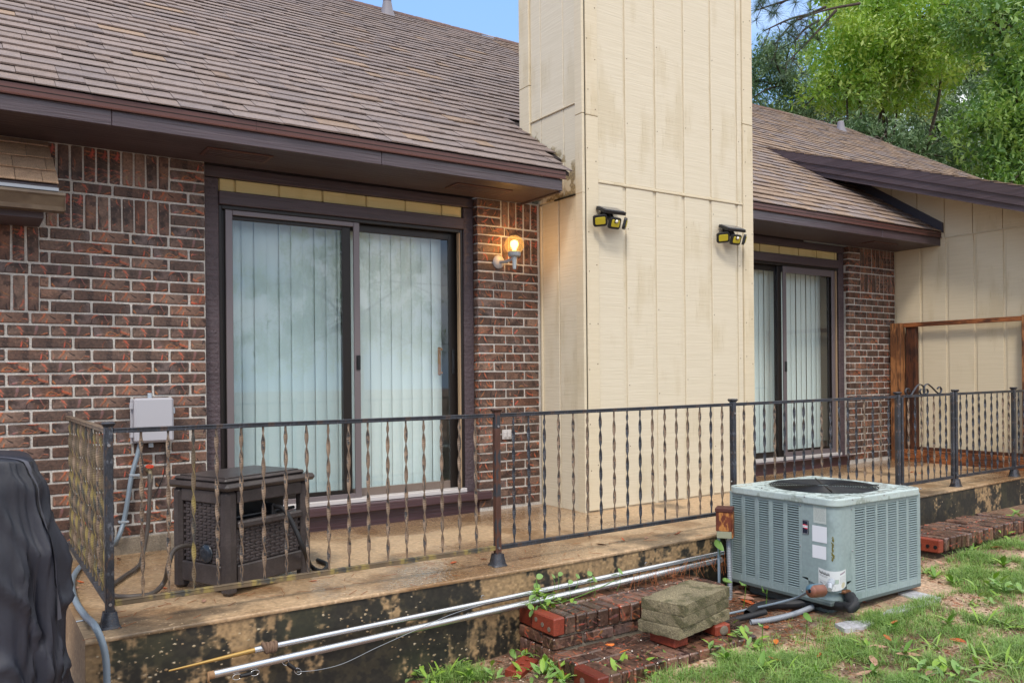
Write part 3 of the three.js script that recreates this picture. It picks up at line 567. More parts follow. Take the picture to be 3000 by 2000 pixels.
{
  const P = (x, z, dy = 0) => V(x, EY + MP * (EZ - z) + dy, z);
  const BZ = -1.482;
  const R = mesh('roof', [prism([P(-2.5, EZ), P(4.0, EZ), P(4.0, 0.3), P(6.13, 0.3), P(6.13, EZ), P(9.37, EZ), P(9.37, BZ), P(17.9, BZ), P(15, RZ), P(-2.5, RZ)], V(0, -0.03, 0)), poly([V(-2.5, RY - 0.01, RZ), V(15, RY - 0.01, RZ), V(19, 2.7, -9.2), V(-2.5, 2.7, -9.2)]), poly([V(15, RY - 0.01, RZ), V(17.9, RY - MP * (RZ - BZ) * -1 - 0.01, BZ), V(19, 2.7, -9.2)])], deckMat, house, 'main roof of weathered brown laminated shingles');
  const ss1 = Math.hypot(RZ - EZ, RY - EY);
  const all = [...courses(EY, EZ, MP, -0.012, ss1 - 0.05, (s, z) => z > 0.3 ? [-1, 4.02] : z > -0.42 ? [-1, 4.125] : [-1, 6.3], 0.03),
    ...courses(EY, EZ, MP, -0.012, ss1 - 0.05, (s, z) => z > -0.3 ? [6.135, 9.345] : z > BZ ? [6.3, 9.37] : [6.3, 15 + (z - RZ)], 0.62)];
  shingle(R, all, 300);
  const caps = []; for (const [a, b] of [[-2.5, 6.1], [6.55, 12.9]]) for (let x = a; x < b; x += 0.145) for (const s of [-1, 1]) { const g = new THREE.BoxGeometry(0.2, 0.008, 0.16); g.translate(0, 0, 0.08 * s); g.rotateX(s * Math.atan(MP)); g.rotateZ(0.03); caps.push(g.translate(x, RY + 0.02, RZ)); }
  mesh('ridge_cap', caps, std({ color: 0x5a3c30, roughness: 0.8 }), house);
  // vents through the roof
  const vent = (x, z, r, h, m) => { const p = P(x, z), v = mesh('roof_vent', [lathe([[r, -0.1], [r, h], [r - 0.008, h], [r - 0.008, -0.1]], 18).translate(p.x, p.y, p.z)], m, house); mesh('vent_flashing', [lathe([[r * 2.1, -0.06], [r * 1.35, 0.06], [r * 1.02, 0.16]], 18).translate(p.x, p.y, p.z)], std({ color: 0x77737a, roughness: 0.6 }), v); };
  vent(4.63, -4.05, 0.055, 0.7, std({ color: 0x5f5a62, roughness: 0.5 })); vent(14.2, -4.05, 0.055, 0.17, greyBox);
  // wing roof of shallower pitch with its rake
  const WM = 0.356, WX = 8.82, WY = z => 4.074 - WM * (z - BZ), ze = 2.8;
  const Wg = mesh('wing_roof', [prism([V(WX, WY(ze), ze), V(18.2, WY(ze), ze), V(18.2, WY(BZ), BZ), V(WX, WY(BZ), BZ)], V(0, -0.03, 0))], deckMat, house, 'shallower brown shingle roof over the siding wing');
  shingle(Wg, courses(WY(ze), ze, WM, -0.01, Math.hypot(ze - BZ, WY(BZ) - WY(ze)) - 0.06, () => [WX - 0.02, 17.5], 0.9), 60);
  const rake = (x, a, b, w, m, n, zs = -1.75) => mesh(n, [prism([V(x, WY(zs) - a, zs), V(x, WY(zs) - b, zs), V(x, WY(ze) - b, ze), V(x, WY(ze) - a, ze)], V(w, 0, 0))], m, house);
  rake(WX - 0.012, -0.008, 0.1, 0.03, fasciaMat, 'rake_fascia'); rake(WX + 0.006, 0.1005, 0.185, 0.03, fasciaMat, 'rake_fascia'); rake(WX + 0.03, 0.186, 0.245, 0.05, soffitMat, 'rake_frieze', -1.3);
  rake(WX + 0.08, 0.205, 0.22, 0.56, soffitMat, 'rake_soffit', -1.3);
  mesh('wall_flashing_board', [prism([P(9.345, 0.6, 0.012), P(9.345, 0.6, 0.125), P(9.345, -0.95, 0.125), P(9.345, -0.95, 0.012)], V(0.028, 0, 0))], std({ color: 0x39343a, roughness: 0.5 }), house);
  // wing side wall
  const xw = 9.372, GW = mesh('siding_wall', [prism([V(xw + 0.012, 0.07, -0.4), V(xw + 0.012, 0.07, 2.7), V(xw + 0.012, WY(2.7) - 0.21, 2.7), V(xw + 0.012, WY(-1.3) - 0.21, -1.3), V(xw + 0.012, 2.5, -1.3)], V(0.2, 0, 0))], sidingWing, house, 'cream grooved siding wall of the wing');
  const lo = [0.006, 0.335, 0.641, 0.956, 1.269, 1.58, 1.9, 2.21, 2.52], up = [-0.98, -0.66, -0.345, -0.033, 0.285, 0.61, 0.926, 1.245, 1.56, 1.88, 2.2, 2.52];
  for (let k = 0; k < lo.length - 1; k++) mesh('siding_board', [bx(xw, xw + 0.012, 0.075, 2.636, lo[k] + 0.007, lo[k + 1] - 0.024, 0.003, { ou: rnd(), ov: rnd() })], sidingWing, GW);
  for (let k = 0; k < up.length - 1; k++) { const a = up[k] + 0.005, b = up[k + 1] - 0.006; mesh('siding_board', [prism([V(xw, 2.65, a), V(xw, 2.65, b), V(xw, WY(b) - 0.225, b), V(xw, WY(a) - 0.225, a)], V(0.012, 0, 0))], sidingWing, GW); }
  mesh('seam_flashing', [bx(xw - 0.006, xw + 0.01, 2.637, 2.649, 0.3, 2.6)], trimCream, GW);
  // small pent roof at the left window
  const pz = z => 2.245 + (0.32 - z) * 0.88;
  const S = mesh('window_roof', [prism([V(-1.2, pz(0.34), 0.34), V(0.47, pz(0.34), 0.34), V(0.44, pz(0.001), 0.001), V(-1.2, pz(0.001), 0.001)], V(0, -0.04, 0)), bx(-1.2, 0.40, 2.03, 2.21, 0.02, 0.335)], soffitMat, house, 'small pent roof over the window');
  shingle(S, courses(pz(0.345), 0.345, 0.88, -0.01, 0.42, s => [-0.6, 0.475 - s * 0.06], 2), 30);
  mesh('drip_edge', [bx(-1.2, 0.478, pz(0.36) - 0.02, pz(0.36) + 0.004, 0.345, 0.352)], steel, S);
  mesh('gutter', [prism([V(-1.2, 2.165, 0.46), V(-1.2, 2.15, 0.46), V(-1.2, 2.14, 0.452), V(-1.2, 2.09, 0.43), V(-1.2, 2.066, 0.425), V(-1.2, 2.066, 0.34), V(-1.2, 2.165, 0.34), V(-1.2, 2.165, 0.345), V(-1.2, 2.072, 0.347), V(-1.2, 2.072, 0.42), V(-1.2, 2.095, 0.424), V(-1.2, 2.145, 0.446), V(-1.2, 2.16, 0.452)], V(1.7, 0, 0))], gutterMat, S);
  mesh('gutter_end', [bx(0.497, 0.5, 2.066, 2.16, 0.342, 0.455, 0.001)], gutterMat, S);
}
// ---------------------------------------------------------------- iron railing
function barGeo(a, b, w, h, bev = 0.002) { const d = b.clone().sub(a), g = cbox(d.length(), h, w, bev, { ou: a.x, ov: a.z }); g.applyQuaternion(new THREE.Quaternion().setFromUnitVectors(V(1, 0, 0), d.clone().normalize())); return g.translate((a.x + b.x) / 2, (a.y + b.y) / 2, (a.z + b.z) / 2); }
function twist(h, ph = 0) {           // flat bar twisted about its length
  const pos = [], uv = [], idx = [], N = 66;
  for (let k = 0; k <= N; k++) {
    const y = h * k / N, t = k / N, tw = ss(0.045, 0.09, t) * (1 - ss(0.93, 0.975, t)), A = lerp(0.0042, 0.0099, tw), B = lerp(0.0042, 0.0026, tw), an = ph + Math.PI * (y - 0.06) / 0.112;
    for (let c = 0; c < 4; c++) { const sx = c === 0 || c === 3 ? A : -A, sz = c < 2 ? B : -B, x = sx * Math.cos(an) - sz * Math.sin(an), z = sx * Math.sin(an) + sz * Math.cos(an); pos.push(x, y, z); uv.push(c * 0.03 + ph, y + ph); }
  }
  for (let k = 0; k < N; k++) for (let c = 0; c < 4; c++) { const a = k * 4 + c, b = k * 4 + (c + 1) % 4; idx.push(a, a + 4, b, b, a + 4, b + 4); }
  let g = new THREE.BufferGeometry(); g.setAttribute('position', new THREE.Float32BufferAttribute(pos, 3)); g.setAttribute('uv', new THREE.Float32BufferAttribute(uv, 2)); g.setIndex(idx); g = g.toNonIndexed(); g.computeVertexNormals(); return g;
}
seed(5);
const BAL = [0, 1, 2, 3, 4].map(i => twist(0.757, i * 0.55));
const yT = x => 0.876 + slabY(x) * 0.5, yB = x => 0.103 + slabY(x) * 0.75;
const RZl = 1.66;
function post(parent, x, z, m = iron) {
  const s = slabY(x), p = mesh('post', [bx(x - 0.018, x + 0.018, s + 0.04, 0.9 + s * 0.5, z - 0.018, z + 0.018, 0.003)], m, parent), yc = 0.9 + s * 0.5;
  const fr = (r0, r1, h) => { const g = cyl(r1 * 1.414, r0 * 1.414, h, 4); g.rotateY(Math.PI / 4); return g; };
  mesh('post_cap', [fr(0.02, 0.027, 0.014).translate(x, yc + 0.005, z), fr(0.027, 0.022, 0.007).translate(x, yc + 0.0155, z)], m, p);
  mesh('base_shoe', [fr(0.036, 0.026, 0.062).translate(x, s + 0.04, z), fr(0.043, 0.038, 0.01).translate(x, s + 0.006, z)], iron, p);
  mesh('set_screw', [cyl(0.007, 0.007, 0.006, 10).rotateX(Math.PI / 2).translate(x, s + 0.105, z + 0.02), cyl(0.007, 0.007, 0.006, 10).rotateX(Math.PI / 2).translate(x, 0.815 + s * 0.5, z + 0.02)], steel, p);
}
const rails = (parent, a, b, mt = iron, mb = iron) => {   // a, b: [x, z]
  const T = (p, dy) => V(p[0], yT(p[0]) + dy, p[1]), Bq = (p, dy) => V(p[0], yB(p[0]) + dy, p[1]);
  mesh('top_rail', [barGeo(T(a, 0), T(b, 0), 0.026, 0.017), barGeo(T(a, 0.0105), T(b, 0.0105), 0.034, 0.006)], mt, parent);
  mesh('bottom_rail', [barGeo(Bq(a, 0), Bq(b, 0), 0.026, 0.02), barGeo(Bq(a, 0.012), Bq(b, 0.012), 0.03, 0.005)], mb, parent);
};
const bals = (parent, pts, mats) => pts.forEach(([x, z]) => { const m = mesh('baluster', BAL[Math.floor(rnd() * 5)], mats[Math.floor(rnd() * mats.length)], parent); m.position.set(x, yB(x) + 0.012, z); m.rotation.y = rr(-0.15, 0.15); m.rotation.z = rr(-0.006, 0.006); m.scale.y = (yT(x) - yB(x) - 0.018) / 0.757; });
const line = (x0, n, d, z = RZl) => Array.from({ length: n }, (_, i) => [x0 + i * d, z]);
{
  const R = thing('railing', 'long black iron railing with twisted balusters along the patio edge', 'railing', null);
  post(R, 0.546, RZl); post(R, 2.608, RZl, ironBrown); post(R, 4.628, RZl); post(R, 6.69, RZl);
  rails(R, [0.566, RZl], [2.588, RZl], iron, lichen); rails(R, [2.628, RZl], [4.608, RZl]); rails(R, [4.648, RZl], [6.67, RZl]);
  bals(R, line(0.685, 17, 0.1113), [ironRust, ironRust, ironRust, lichen]); bals(R, line(2.727, 17, 0.1115), [ironRust, iron, ironRust]); bals(R, line(4.745, 17, 0.113), [iron, iron, ironRust]);
  const L = thing('railing', 'short railing run from the corner post back to the brick wall, balusters yellow with lichen', 'railing');
  rails(L, [0.546, 1.64], [0.546, 0.012], ironRust, iron); Array.from({ length: 14 }, (_, i) => 1.545 - i * 0.1115).forEach((z, i) => { const m = mesh('baluster', BAL[i % 2], [lichen, lichen, ironRust][i % 3], L); m.position.set(0.546, yB(0.5) + 0.012, z); m.rotation.y = 0.5 * (i % 2); m.scale.y = (yT(0.5) - yB(0.5) - 0.018) / 0.757; });
  const G = thing('gate', 'narrow black iron gate with scrollwork on its top rail', 'gate');
  mesh('gate_frame', [bx(6.735, 6.762, 0.115, 0.895, RZl - 0.014, RZl + 0.014), bx(7.548, 7.575, 0.085, 0.925, RZl - 0.014, RZl + 0.014), bx(6.712, 6.73, 0.2, 0.22, RZl - 0.008, RZl + 0.008), bx(6.712, 6.73, 0.75, 0.77, RZl - 0.008, RZl + 0.008)], iron, G);
  rails(G, [6.763, RZl], [7.547, RZl]); bals(G, line(6.855, 7, 0.1), [iron, iron, ironRust]);
  const sc = a => { const P = a.map(([x, y]) => { const q = onZ(2400 + x / 3.92, 1050 + y / 3.92, RZl); return V(q.x, q.y, 0); }); const g = tube(P, 0.0055, 60, 6); g.scale(1, 1, 1.9); return g.translate(0, 0, RZl); };
  mesh('scroll', [sc([[1045, 380], [1030, 347], [1000, 352], [994, 390], [1020, 425], [1048, 428], [1090, 370], [1130, 312], [1165, 298], [1200, 322], [1215, 370], [1200, 410], [1170, 405], [1160, 375], [1175, 352]])], iron, G);
  mesh('scroll', [sc([[1243, 350], [1253, 385], [1230, 412], [1205, 380], [1212, 320], [1245, 293], [1290, 322], [1340, 372], [1378, 400], [1402, 385], [1405, 345], [1382, 325], [1362, 347]])], iron, G);
  const E = thing('railing', 'far stretch of black iron railing between the gate and the siding wall', 'railing');
  post(E, 7.61, RZl); post(E, 8.69, RZl); rails(E, [7.63, RZl], [8.67, RZl]); rails(E, [8.71, RZl], [9.36, RZl]);
  bals(E, line(7.7, 9, 0.1115), [iron, iron, ironRust]); bals(E, line(8.79, 5, 0.1115), [iron]);
}

// ---------------------------------------------------------------- vertical blinds behind both doors
seed(31);
for (const [x0, x1, lab, n] of [[1.5, 3.27, 'pale vertical blinds hanging behind the sliding door beside the hose box', 20], [6.5, 8.27, 'pale vertical blinds hanging behind the sliding door right of the chimney', 20]]) {
  const B = thing('vertical_blinds', lab, 'blinds', 'vertical blinds in the patio doors', [x0, 0.2, -0.26]);
  mesh('head_rail', [bx(-0.03, x1 - x0 + 0.06, 2.055, 2.1, -0.025, 0.02)], blindMat, B);
  const g = (() => { const pos = [], uv = [], idx = []; for (let k = 0; k <= 6; k++) { const t = k / 6 - 0.5; for (const y of [0.02, 2.05]) { pos.push(t * 0.092, y, 0.006 * (1 - 4 * t * t)); uv.push(t, y); } } for (let k = 0; k < 6; k++) { const a = 2 * k; idx.push(a, a + 2, a + 1, a + 1, a + 2, a + 3); } const q = new THREE.BufferGeometry(); q.setAttribute('position', new THREE.Float32BufferAttribute(pos, 3)); q.setAttribute('uv', new THREE.Float32BufferAttribute(uv, 2)); q.setIndex(idx); q.computeVertexNormals(); return q; })();
  for (let i = 0; i < n; i++) { const m = mesh('slat', g, blindMat, B); m.position.x = 0.045 + i * (x1 - x0 - 0.06) / (n - 1); m.position.z = rr(-0.004, 0.004); m.rotation.y = 0.075 + rr(-0.03, 0.03); }
}

// ---------------------------------------------------------------- air-conditioning condenser
{
  const X0 = 4.34, X1 = 5.24, Z0 = 1.88, Z1 = 2.70, Y0 = -0.285, Y1 = 0.318;
  const A = thing('condenser', 'grey-green louvred air conditioning condenser on the soil beside the patio', 'condenser');
  mesh('inner_coil', [bx(X0 + 0.13, X1 - 0.13, Y0 + 0.017, 0.1, Z0 + 0.13, Z1 - 0.13)], std({ color: 0x7f8588, roughness: 0.6, metalness: 0.2 }), A);
  mesh('base_pan', [bx(X0 - 0.002, X1 + 0.002, Y0 - 0.012, Y0 + 0.016, Z0 - 0.002, Z1 - 0.035, 0.006), bx(X0 + 0.06, X1 + 0.002, Y0 - 0.0125, Y0 + 0.0155, Z1 - 0.0349, Z1 + 0.002, 0.006), bx(X0 + 0.08, X1 - 0.08, -0.38, Y0 - 0.012, Z0 + 0.08, Z1 - 0.1, 0.02)], std({ color: 0x55605f, roughness: 0.6 }), A);
  const zc = onX(2350, 1600, X0).z, xc = onZ(2494, 1600, Z1).x;          // where the corner panel starts
  const tilt = new THREE.Quaternion();
  const panel = (side, cols, y0, y1, n, ends) => {
    // side 0: face x = X0 running in z, side 1: face z = Z1 running in x
    const seg = []; const edges = [ends[0], ...cols.flat(), ends[1]];
    const bar = (a, b, c, d) => side ? bx(a, b, c, d, Z1 - 0.012, Z1, 0.002) : bx(X0, X0 + 0.012, c, d, a, b, 0.002);
    for (let k = 0; k < edges.length; k += 2) seg.push(bar(edges[k], edges[k + 1], Y0 + 0.004, Y1));
    for (const [a, b] of cols) { seg.push(bar(a + 0.0002, b - 0.0002, Y0 + 0.0045, y0)); seg.push(bar(a + 0.0002, b - 0.0002, y1, Y1 - 0.0005)); }
    const P = mesh('louver_panel', seg, acPaint, A), p = (y1 - y0) / n;
    for (const [a, b] of cols) {
      const g = cbox(b - a - 0.001, 0.0014, p * 0.74, 0.0005); g.rotateX(0.68);
      for (let i = 0; i < n; i++) { const m = mesh('louver', g, acPaint, P); if (side) m.position.set((a + b) / 2, y0 + (i + 0.5) * p, Z1 - 0.004); else { m.position.set(X0 + 0.004, y0 + (i + 0.5) * p, (a + b) / 2); m.rotation.y = -Math.PI / 2; } }
    }
  };
  const q5 = (x, y) => [2080 + x * 0.29335, 1340 + y * 0.29335];
  const L = [[222, 318], [352, 448], [488, 588], [627, 735], [772, 888]].map(([a, b]) => [onX(...q5(a, 800), X0).z, onX(...q5(b, 800), X0).z]);
  const Rr = [[1455, 1555], [1570, 1662], [1680, 1768], [1785, 1872], [1892, 1970], [1993, 2075]].map(([a, b]) => [onZ(...q5(a, 800), Z1).x, onZ(...q5(b, 800), Z1).x]);
  if (L[0][0] < Z0 + 0.02) L[0][0] = Z0 + 0.02;
  panel(0, L, -0.235, 0.283, 34, [Z0, zc - 0.001]); panel(1, Rr, -0.235, 0.283, 34, [xc + 0.001, X1]);
  // back and right sides
  mesh('side_panel', [bx(X0 + 0.013, X1 - 0.013, Y0 + 0.005, Y1 - 0.001, Z0, Z0 + 0.012), bx(X1 - 0.012, X1, Y0 + 0.005, Y1 - 0.001, Z0, Z1 - 0.013)], acPaint, A);
  // rounded corner panel (outline in plan, open below for the service valves)
  const r = 0.075, out = [[X0, zc]]; for (let k = 0; k <= 10; k++) { const a = Math.PI - k / 10 * Math.PI / 2; out.push([X0 + r + r * Math.cos(a), Z1 - r + r * Math.sin(a)]); } out.push([xc, Z1]);
  const wall = (o, y0, y1, off = 0, uf = null) => {
    const pos = [], uv = [], idx = []; let s = 0; const n = o.length;
    const N = o.map((p, i) => { const a = o[Math.max(0, i - 1)], b = o[Math.min(n - 1, i + 1)], d = V(b[0] - a[0], 0, b[1] - a[1]).normalize(); return [-d.z, d.x]; });
    const tot = o.reduce((t, p, i) => i ? t + Math.hypot(p[0] - o[i - 1][0], p[1] - o[i - 1][1]) : 0, 0);
    o.forEach((p, i) => { if (i) s += Math.hypot(p[0] - o[i - 1][0], p[1] - o[i - 1][1]); const ya = typeof y0 === 'function' ? y0(s / tot) : y0, yb = typeof y1 === 'function' ? y1(s / tot) : y1; for (const [y, v] of [[ya, 0], [yb, 1]]) { pos.push(p[0] + N[i][0] * off, y, p[1] + N[i][1] * off); uv.push(uf ? s / tot : s, uf ? v : y); } });
    for (let i = 0; i < n - 1; i++) { const a = 2 * i; idx.push(a, a + 2, a + 1, a + 1, a + 2, a + 3); }
    const g = new THREE.BufferGeometry(); g.setAttribute('position', new THREE.Float32BufferAttribute(pos, 3)); g.setAttribute('uv', new THREE.Float32BufferAttribute(uv, 2)); g.setIndex(idx); g.computeVertexNormals(); return g;
  };
  const twoSide = acPaint.clone(); twoSide.side = THREE.DoubleSide;
  mesh('corner_panel', [wall(out, t => -0.155 - 0.04 * Math.sin(Math.PI * t), Y1)], twoSide, A);
  mesh('corner_strip', [bx(X0, X0 + 0.002, Y0 + 0.003, -0.15, zc, zc + 0.045)], acPaint, A); mesh('corner_strip', [bx(xc - 0.045, xc, Y0 + 0.003, -0.15, Z1 - 0.002, Z1)], acPaint, A);
  const inn = out.map(([x, z]) => [x + 0.028, z - 0.028]);
  mesh('valve_plate', [wall(inn, -0.27, -0.12)], twoSide, A); mesh('valve_lip', [wall(out, -0.215, t => -0.155 - 0.04 * Math.sin(Math.PI * t), -0.012)], twoSide, A);
  // lid with rounded corners and rolled rim
  const rs = (x0, x1, z0, z1, rad) => { const s = new THREE.Shape(); s.moveTo(x0 + rad, z0); s.lineTo(x1 - rad, z0); s.absarc(x1 - rad, z0 + rad, rad, -Math.PI / 2, 0); s.lineTo(x1, z1 - rad); s.absarc(x1 - rad, z1 - rad, rad, 0, Math.PI / 2); s.lineTo(x0 + rad, z1); s.absarc(x0 + rad, z1 - rad, rad, Math.PI / 2, Math.PI); s.lineTo(x0, z0 + rad); s.absarc(x0 + rad, z0 + rad, rad, Math.PI, Math.PI * 1.5); return s; };
  const sh = rs(X0 - 0.008, X1 + 0.008, -Z1 - 0.008, -Z0 + 0.008, 0.07), cx = (X0 + X1) / 2, cz = (Z0 + Z1) / 2;
  const hole = new THREE.Path(); hole.absarc(cx, -cz, 0.335, 0, Math.PI * 2, true); sh.holes.push(hole);
  const lid = new THREE.ExtrudeGeometry(sh, { depth: 0.03, bevelEnabled: true, bevelSize: 0.008, bevelThickness: 0.008, bevelSegments: 3, curveSegments: 24 }); lid.rotateX(-Math.PI / 2); lid.translate(0, Y1 - 0.004, 0);
  mesh('lid', [lid], acTop, A);
  const rings = []; for (let k = 0; k < 19; k++) { const t = new THREE.TorusGeometry(0.055 + k * 0.0158, 0.003, 5, 56); t.rotateX(Math.PI / 2); rings.push(t.translate(cx, 0.3595 - 0.002 * Math.pow(k / 18, 2), cz)); }
  mesh('grille_rings', rings, blackWire, A).userData.kind = 'stuff';
  for (let k = 0; k < 4; k++) { const a = k * Math.PI / 2 + 0.78; mesh('grille_spoke', [rod(V(cx + 0.03 * Math.cos(a), 0.363, cz + 0.03 * Math.sin(a)), V(cx + 0.355 * Math.cos(a), 0.366, cz + 0.345 * Math.sin(a)), 0.0035, 6)], blackWire, A); }
  mesh('fan_shroud', [lathe([[0.36, 0.1], [0.335, 0.33], [0.338, 0.345]], 40).translate(cx, 0, cz)], std({ color: 0x2a2d30, roughness: 0.6, side: THREE.DoubleSide }), A);
  mesh('fan_motor', [cyl(0.075, 0.075, 0.12, 24).translate(cx, 0.29, cz)], std({ color: 0x6d737a, roughness: 0.4, metalness: 0.4 }), A);
  for (let k = 0; k < 3; k++) { const g = cbox(0.22, 0.004, 0.16, 0.001); g.translate(0.2, 0, 0); g.rotateX(0.4); g.rotateY(k * 2.094); mesh('fan_blade', [g.translate(cx, 0.22, cz)], std({ color: 0x4a4f54, roughness: 0.5, metalness: 0.3 }), A); }
  // screws
  const scr = new THREE.SphereGeometry(0.0055, 8, 6);
  for (const [px, py, f] of [[535, 303, 0], [962, 388, 0], [217, 238, 0], [905, 478, 0], [905, 883, 0], [925, 1330, 0], [1406, 415, 1], [1722, 370, 1], [2088, 310, 1], [1418, 515, 1], [1428, 932, 1], [1412, 1388, 1]]) { const p = f ? onZ(...q5(px, py), Z1 + 0.002) : onX(...q5(px, py), X0 - 0.002); const m = mesh('screw', scr, steel, A); m.position.copy(p); if (py < 420 && py > 200 && px !== 217) m.position[f ? 'z' : 'x'] += f ? 0.014 : -0.014; }
  // paper labels and badge
  const paper = (fn, w = 128, h = 128) => { const c = document.createElement('canvas'); c.width = w; c.height = h; fn(c.getContext('2d'), w, h); const t = new THREE.CanvasTexture(c); t.colorSpace = THREE.SRGBColorSpace; return std({ map: t, roughness: 0.55, side: THREE.DoubleSide }); };
  seed(12);
  const lines = (x, a, b, w, h, n, col) => { x.fillStyle = col; for (let i = 0; i < n; i++) { let c = a; const y = b + i * h / n; while (c < a + w - 4) { const l = rr(3, 12); x.fillRect(c, y, Math.min(l, a + w - c), Math.max(1, h / n * 0.45)); c += l + rr(2, 5); } } };
  const onFace = (px0, px1, py0, py1, m, name) => { const a = onX(px0, py0, X0), b = onX(px1, py1, X0); const g = new THREE.PlaneGeometry(Math.abs(b.z - a.z), Math.abs(a.y - b.y)); g.rotateY(-Math.PI / 2); return mesh(name, g.translate(X0 - 0.0012, (a.y + b.y) / 2, (a.z + b.z) / 2), m, A); };
  onFace(2384, 2422, 1476, 1536, paper((x, w, h) => { x.fillStyle = '#b9c0bb'; x.fillRect(0, 0, w, h); x.strokeStyle = '#8a928f'; x.strokeRect(6, 6, w - 12, h - 12); lines(x, 12, 22, w - 24, h - 34, 16, 'rgba(90,96,96,0.55)'); x.fillStyle = '#9fb0a8'; x.fillRect(8, 8, w - 16, 12); }), 'paper_label');
  onFace(2380.5, 2424, 1537, 1592, paper((x, w, h) => { x.fillStyle = '#d9dbe0'; x.fillRect(0, 0, w, h); }), 'blank_label');
  onFace(2381, 2422, 1594, 1640, paper((x, w, h) => { x.fillStyle = '#dcdde2'; x.fillRect(0, 0, w, h); }), 'blank_label');
  const lab = []; { const s0 = onX(2399, 1660, X0).z; lab.push([X0, s0]); out.slice(1, -1).forEach(p => lab.push(p)); lab.push([onZ(2478, 1660, Z1).x, Z1]); }
  mesh('wiring_label', [wall(lab, t => -0.165 - 0.038 * Math.sin(Math.PI * (0.15 + 0.75 * t)), t => -0.072 - 0.012 * Math.sin(Math.PI * t), 0.0015, true)], paper((x, w, h) => {
    x.fillStyle = '#c9cdce'; x.fillRect(0, 0, w, h); x.fillStyle = '#1c1e20'; x.font = 'italic bold 26px serif'; let c = 8; for (let i = 0; i < 11; i++) { x.fillRect(c, 14 + (i % 3) * 3, 5, 16); x.fillRect(c, 28, 9, 3); c += 9; }
    lines(x, 12, 40, 80, 12, 2, 'rgba(60,60,64,0.6)'); lines(x, 8, 74, 100, 50, 9, 'rgba(110,114,116,0.6)'); x.strokeStyle = '#6d7470'; x.fillStyle = '#9fb0a4'; x.fillRect(126, 56, 52, 26); x.strokeRect(112, 56, 66, 26); x.beginPath(); x.arc(138, 108, 12, 0, 7); x.stroke(); x.fillStyle = '#6a4660'; for (let i = 0; i < 9; i++) x.fillRect(192 + i * 6, 18 - i, 4, 11); lines(x, 188, 40, 60, 50, 9, 'rgba(120,120,124,0.5)'); x.fillStyle = 'rgba(168,150,96,0.5)'; x.beginPath(); x.arc(222, 104, 20, 0, 7); x.fill();
  }, 256, 128), A);
  { const a = onX(2352.5, 1521, X0), b = onX(2371, 1565, X0); mesh('badge', [bx(X0 - 0.007, X0 - 0.0005, b.y, a.y, a.z, b.z, 0.003)], plasticBlack, A);
    const g = new THREE.PlaneGeometry(b.z - a.z - 0.006, a.y - b.y - 0.006); g.rotateY(-Math.PI / 2);
    mesh('badge_print', g.translate(X0 - 0.0078, (a.y + b.y) / 2, (a.z + b.z) / 2), paper((x, w, h) => { x.fillStyle = '#161c30'; x.fillRect(0, 0, w, h); x.strokeStyle = '#c9ccd2'; x.lineWidth = 4; x.strokeRect(2, 2, w - 4, h - 4); x.fillStyle = '#d8324c'; x.beginPath(); x.moveTo(6, 90); x.lineTo(34, 72); x.lineTo(122, 86); x.lineTo(122, 152); x.lineTo(98, 166); x.lineTo(6, 134); x.fill(); x.fillStyle = '#eef0f4'; x.fillRect(6, 96, 116, 42); x.fillStyle = '#141820'; x.font = 'bold 30px sans-serif'; x.fillText('RUSTOR', 4, 128, 118); }, 128, 256), A); }
  { seed(8); const fl = []; for (let k = 0; k < 26; k++) { const g = cbox(0.004, rr(0.01, 0.022), rr(0.006, 0.014), 0.0015); g.rotateX(rr(-0.6, 0.6)); fl.push(g.translate(X0 + 0.012 + rr(-0.002, 0.002), lerp(0.12, -0.02, k / 26), Z1 - 0.034 + rr(-0.009, 0.009))); } mesh('moss', fl, std({ color: 0x6f6a36, roughness: 0.95 }), A).userData.kind = 'stuff'; }
  // valves and fittings in the corner opening
  mesh('knockout_hole', [cyl(0.022, 0.022, 0.004, 18).rotateX(Math.PI / 2).rotateY(-0.75).translate(X0 + 0.006, -0.19, Z1 - 0.07)], plasticBlack, A);
  mesh('valve_stub', [rod(V(X0 + 0.07, -0.21, Z1 - 0.03), V(X0 + 0.10, -0.215, Z1 + 0.01), 0.014, 10), rod(V(X0 + 0.10, -0.215, Z1 + 0.0), V(X0 + 0.10, -0.215, Z1 + 0.02), 0.02, 6)], std({ color: 0x6e4a30, roughness: 0.6, metalness: 0.4 }), A);
}
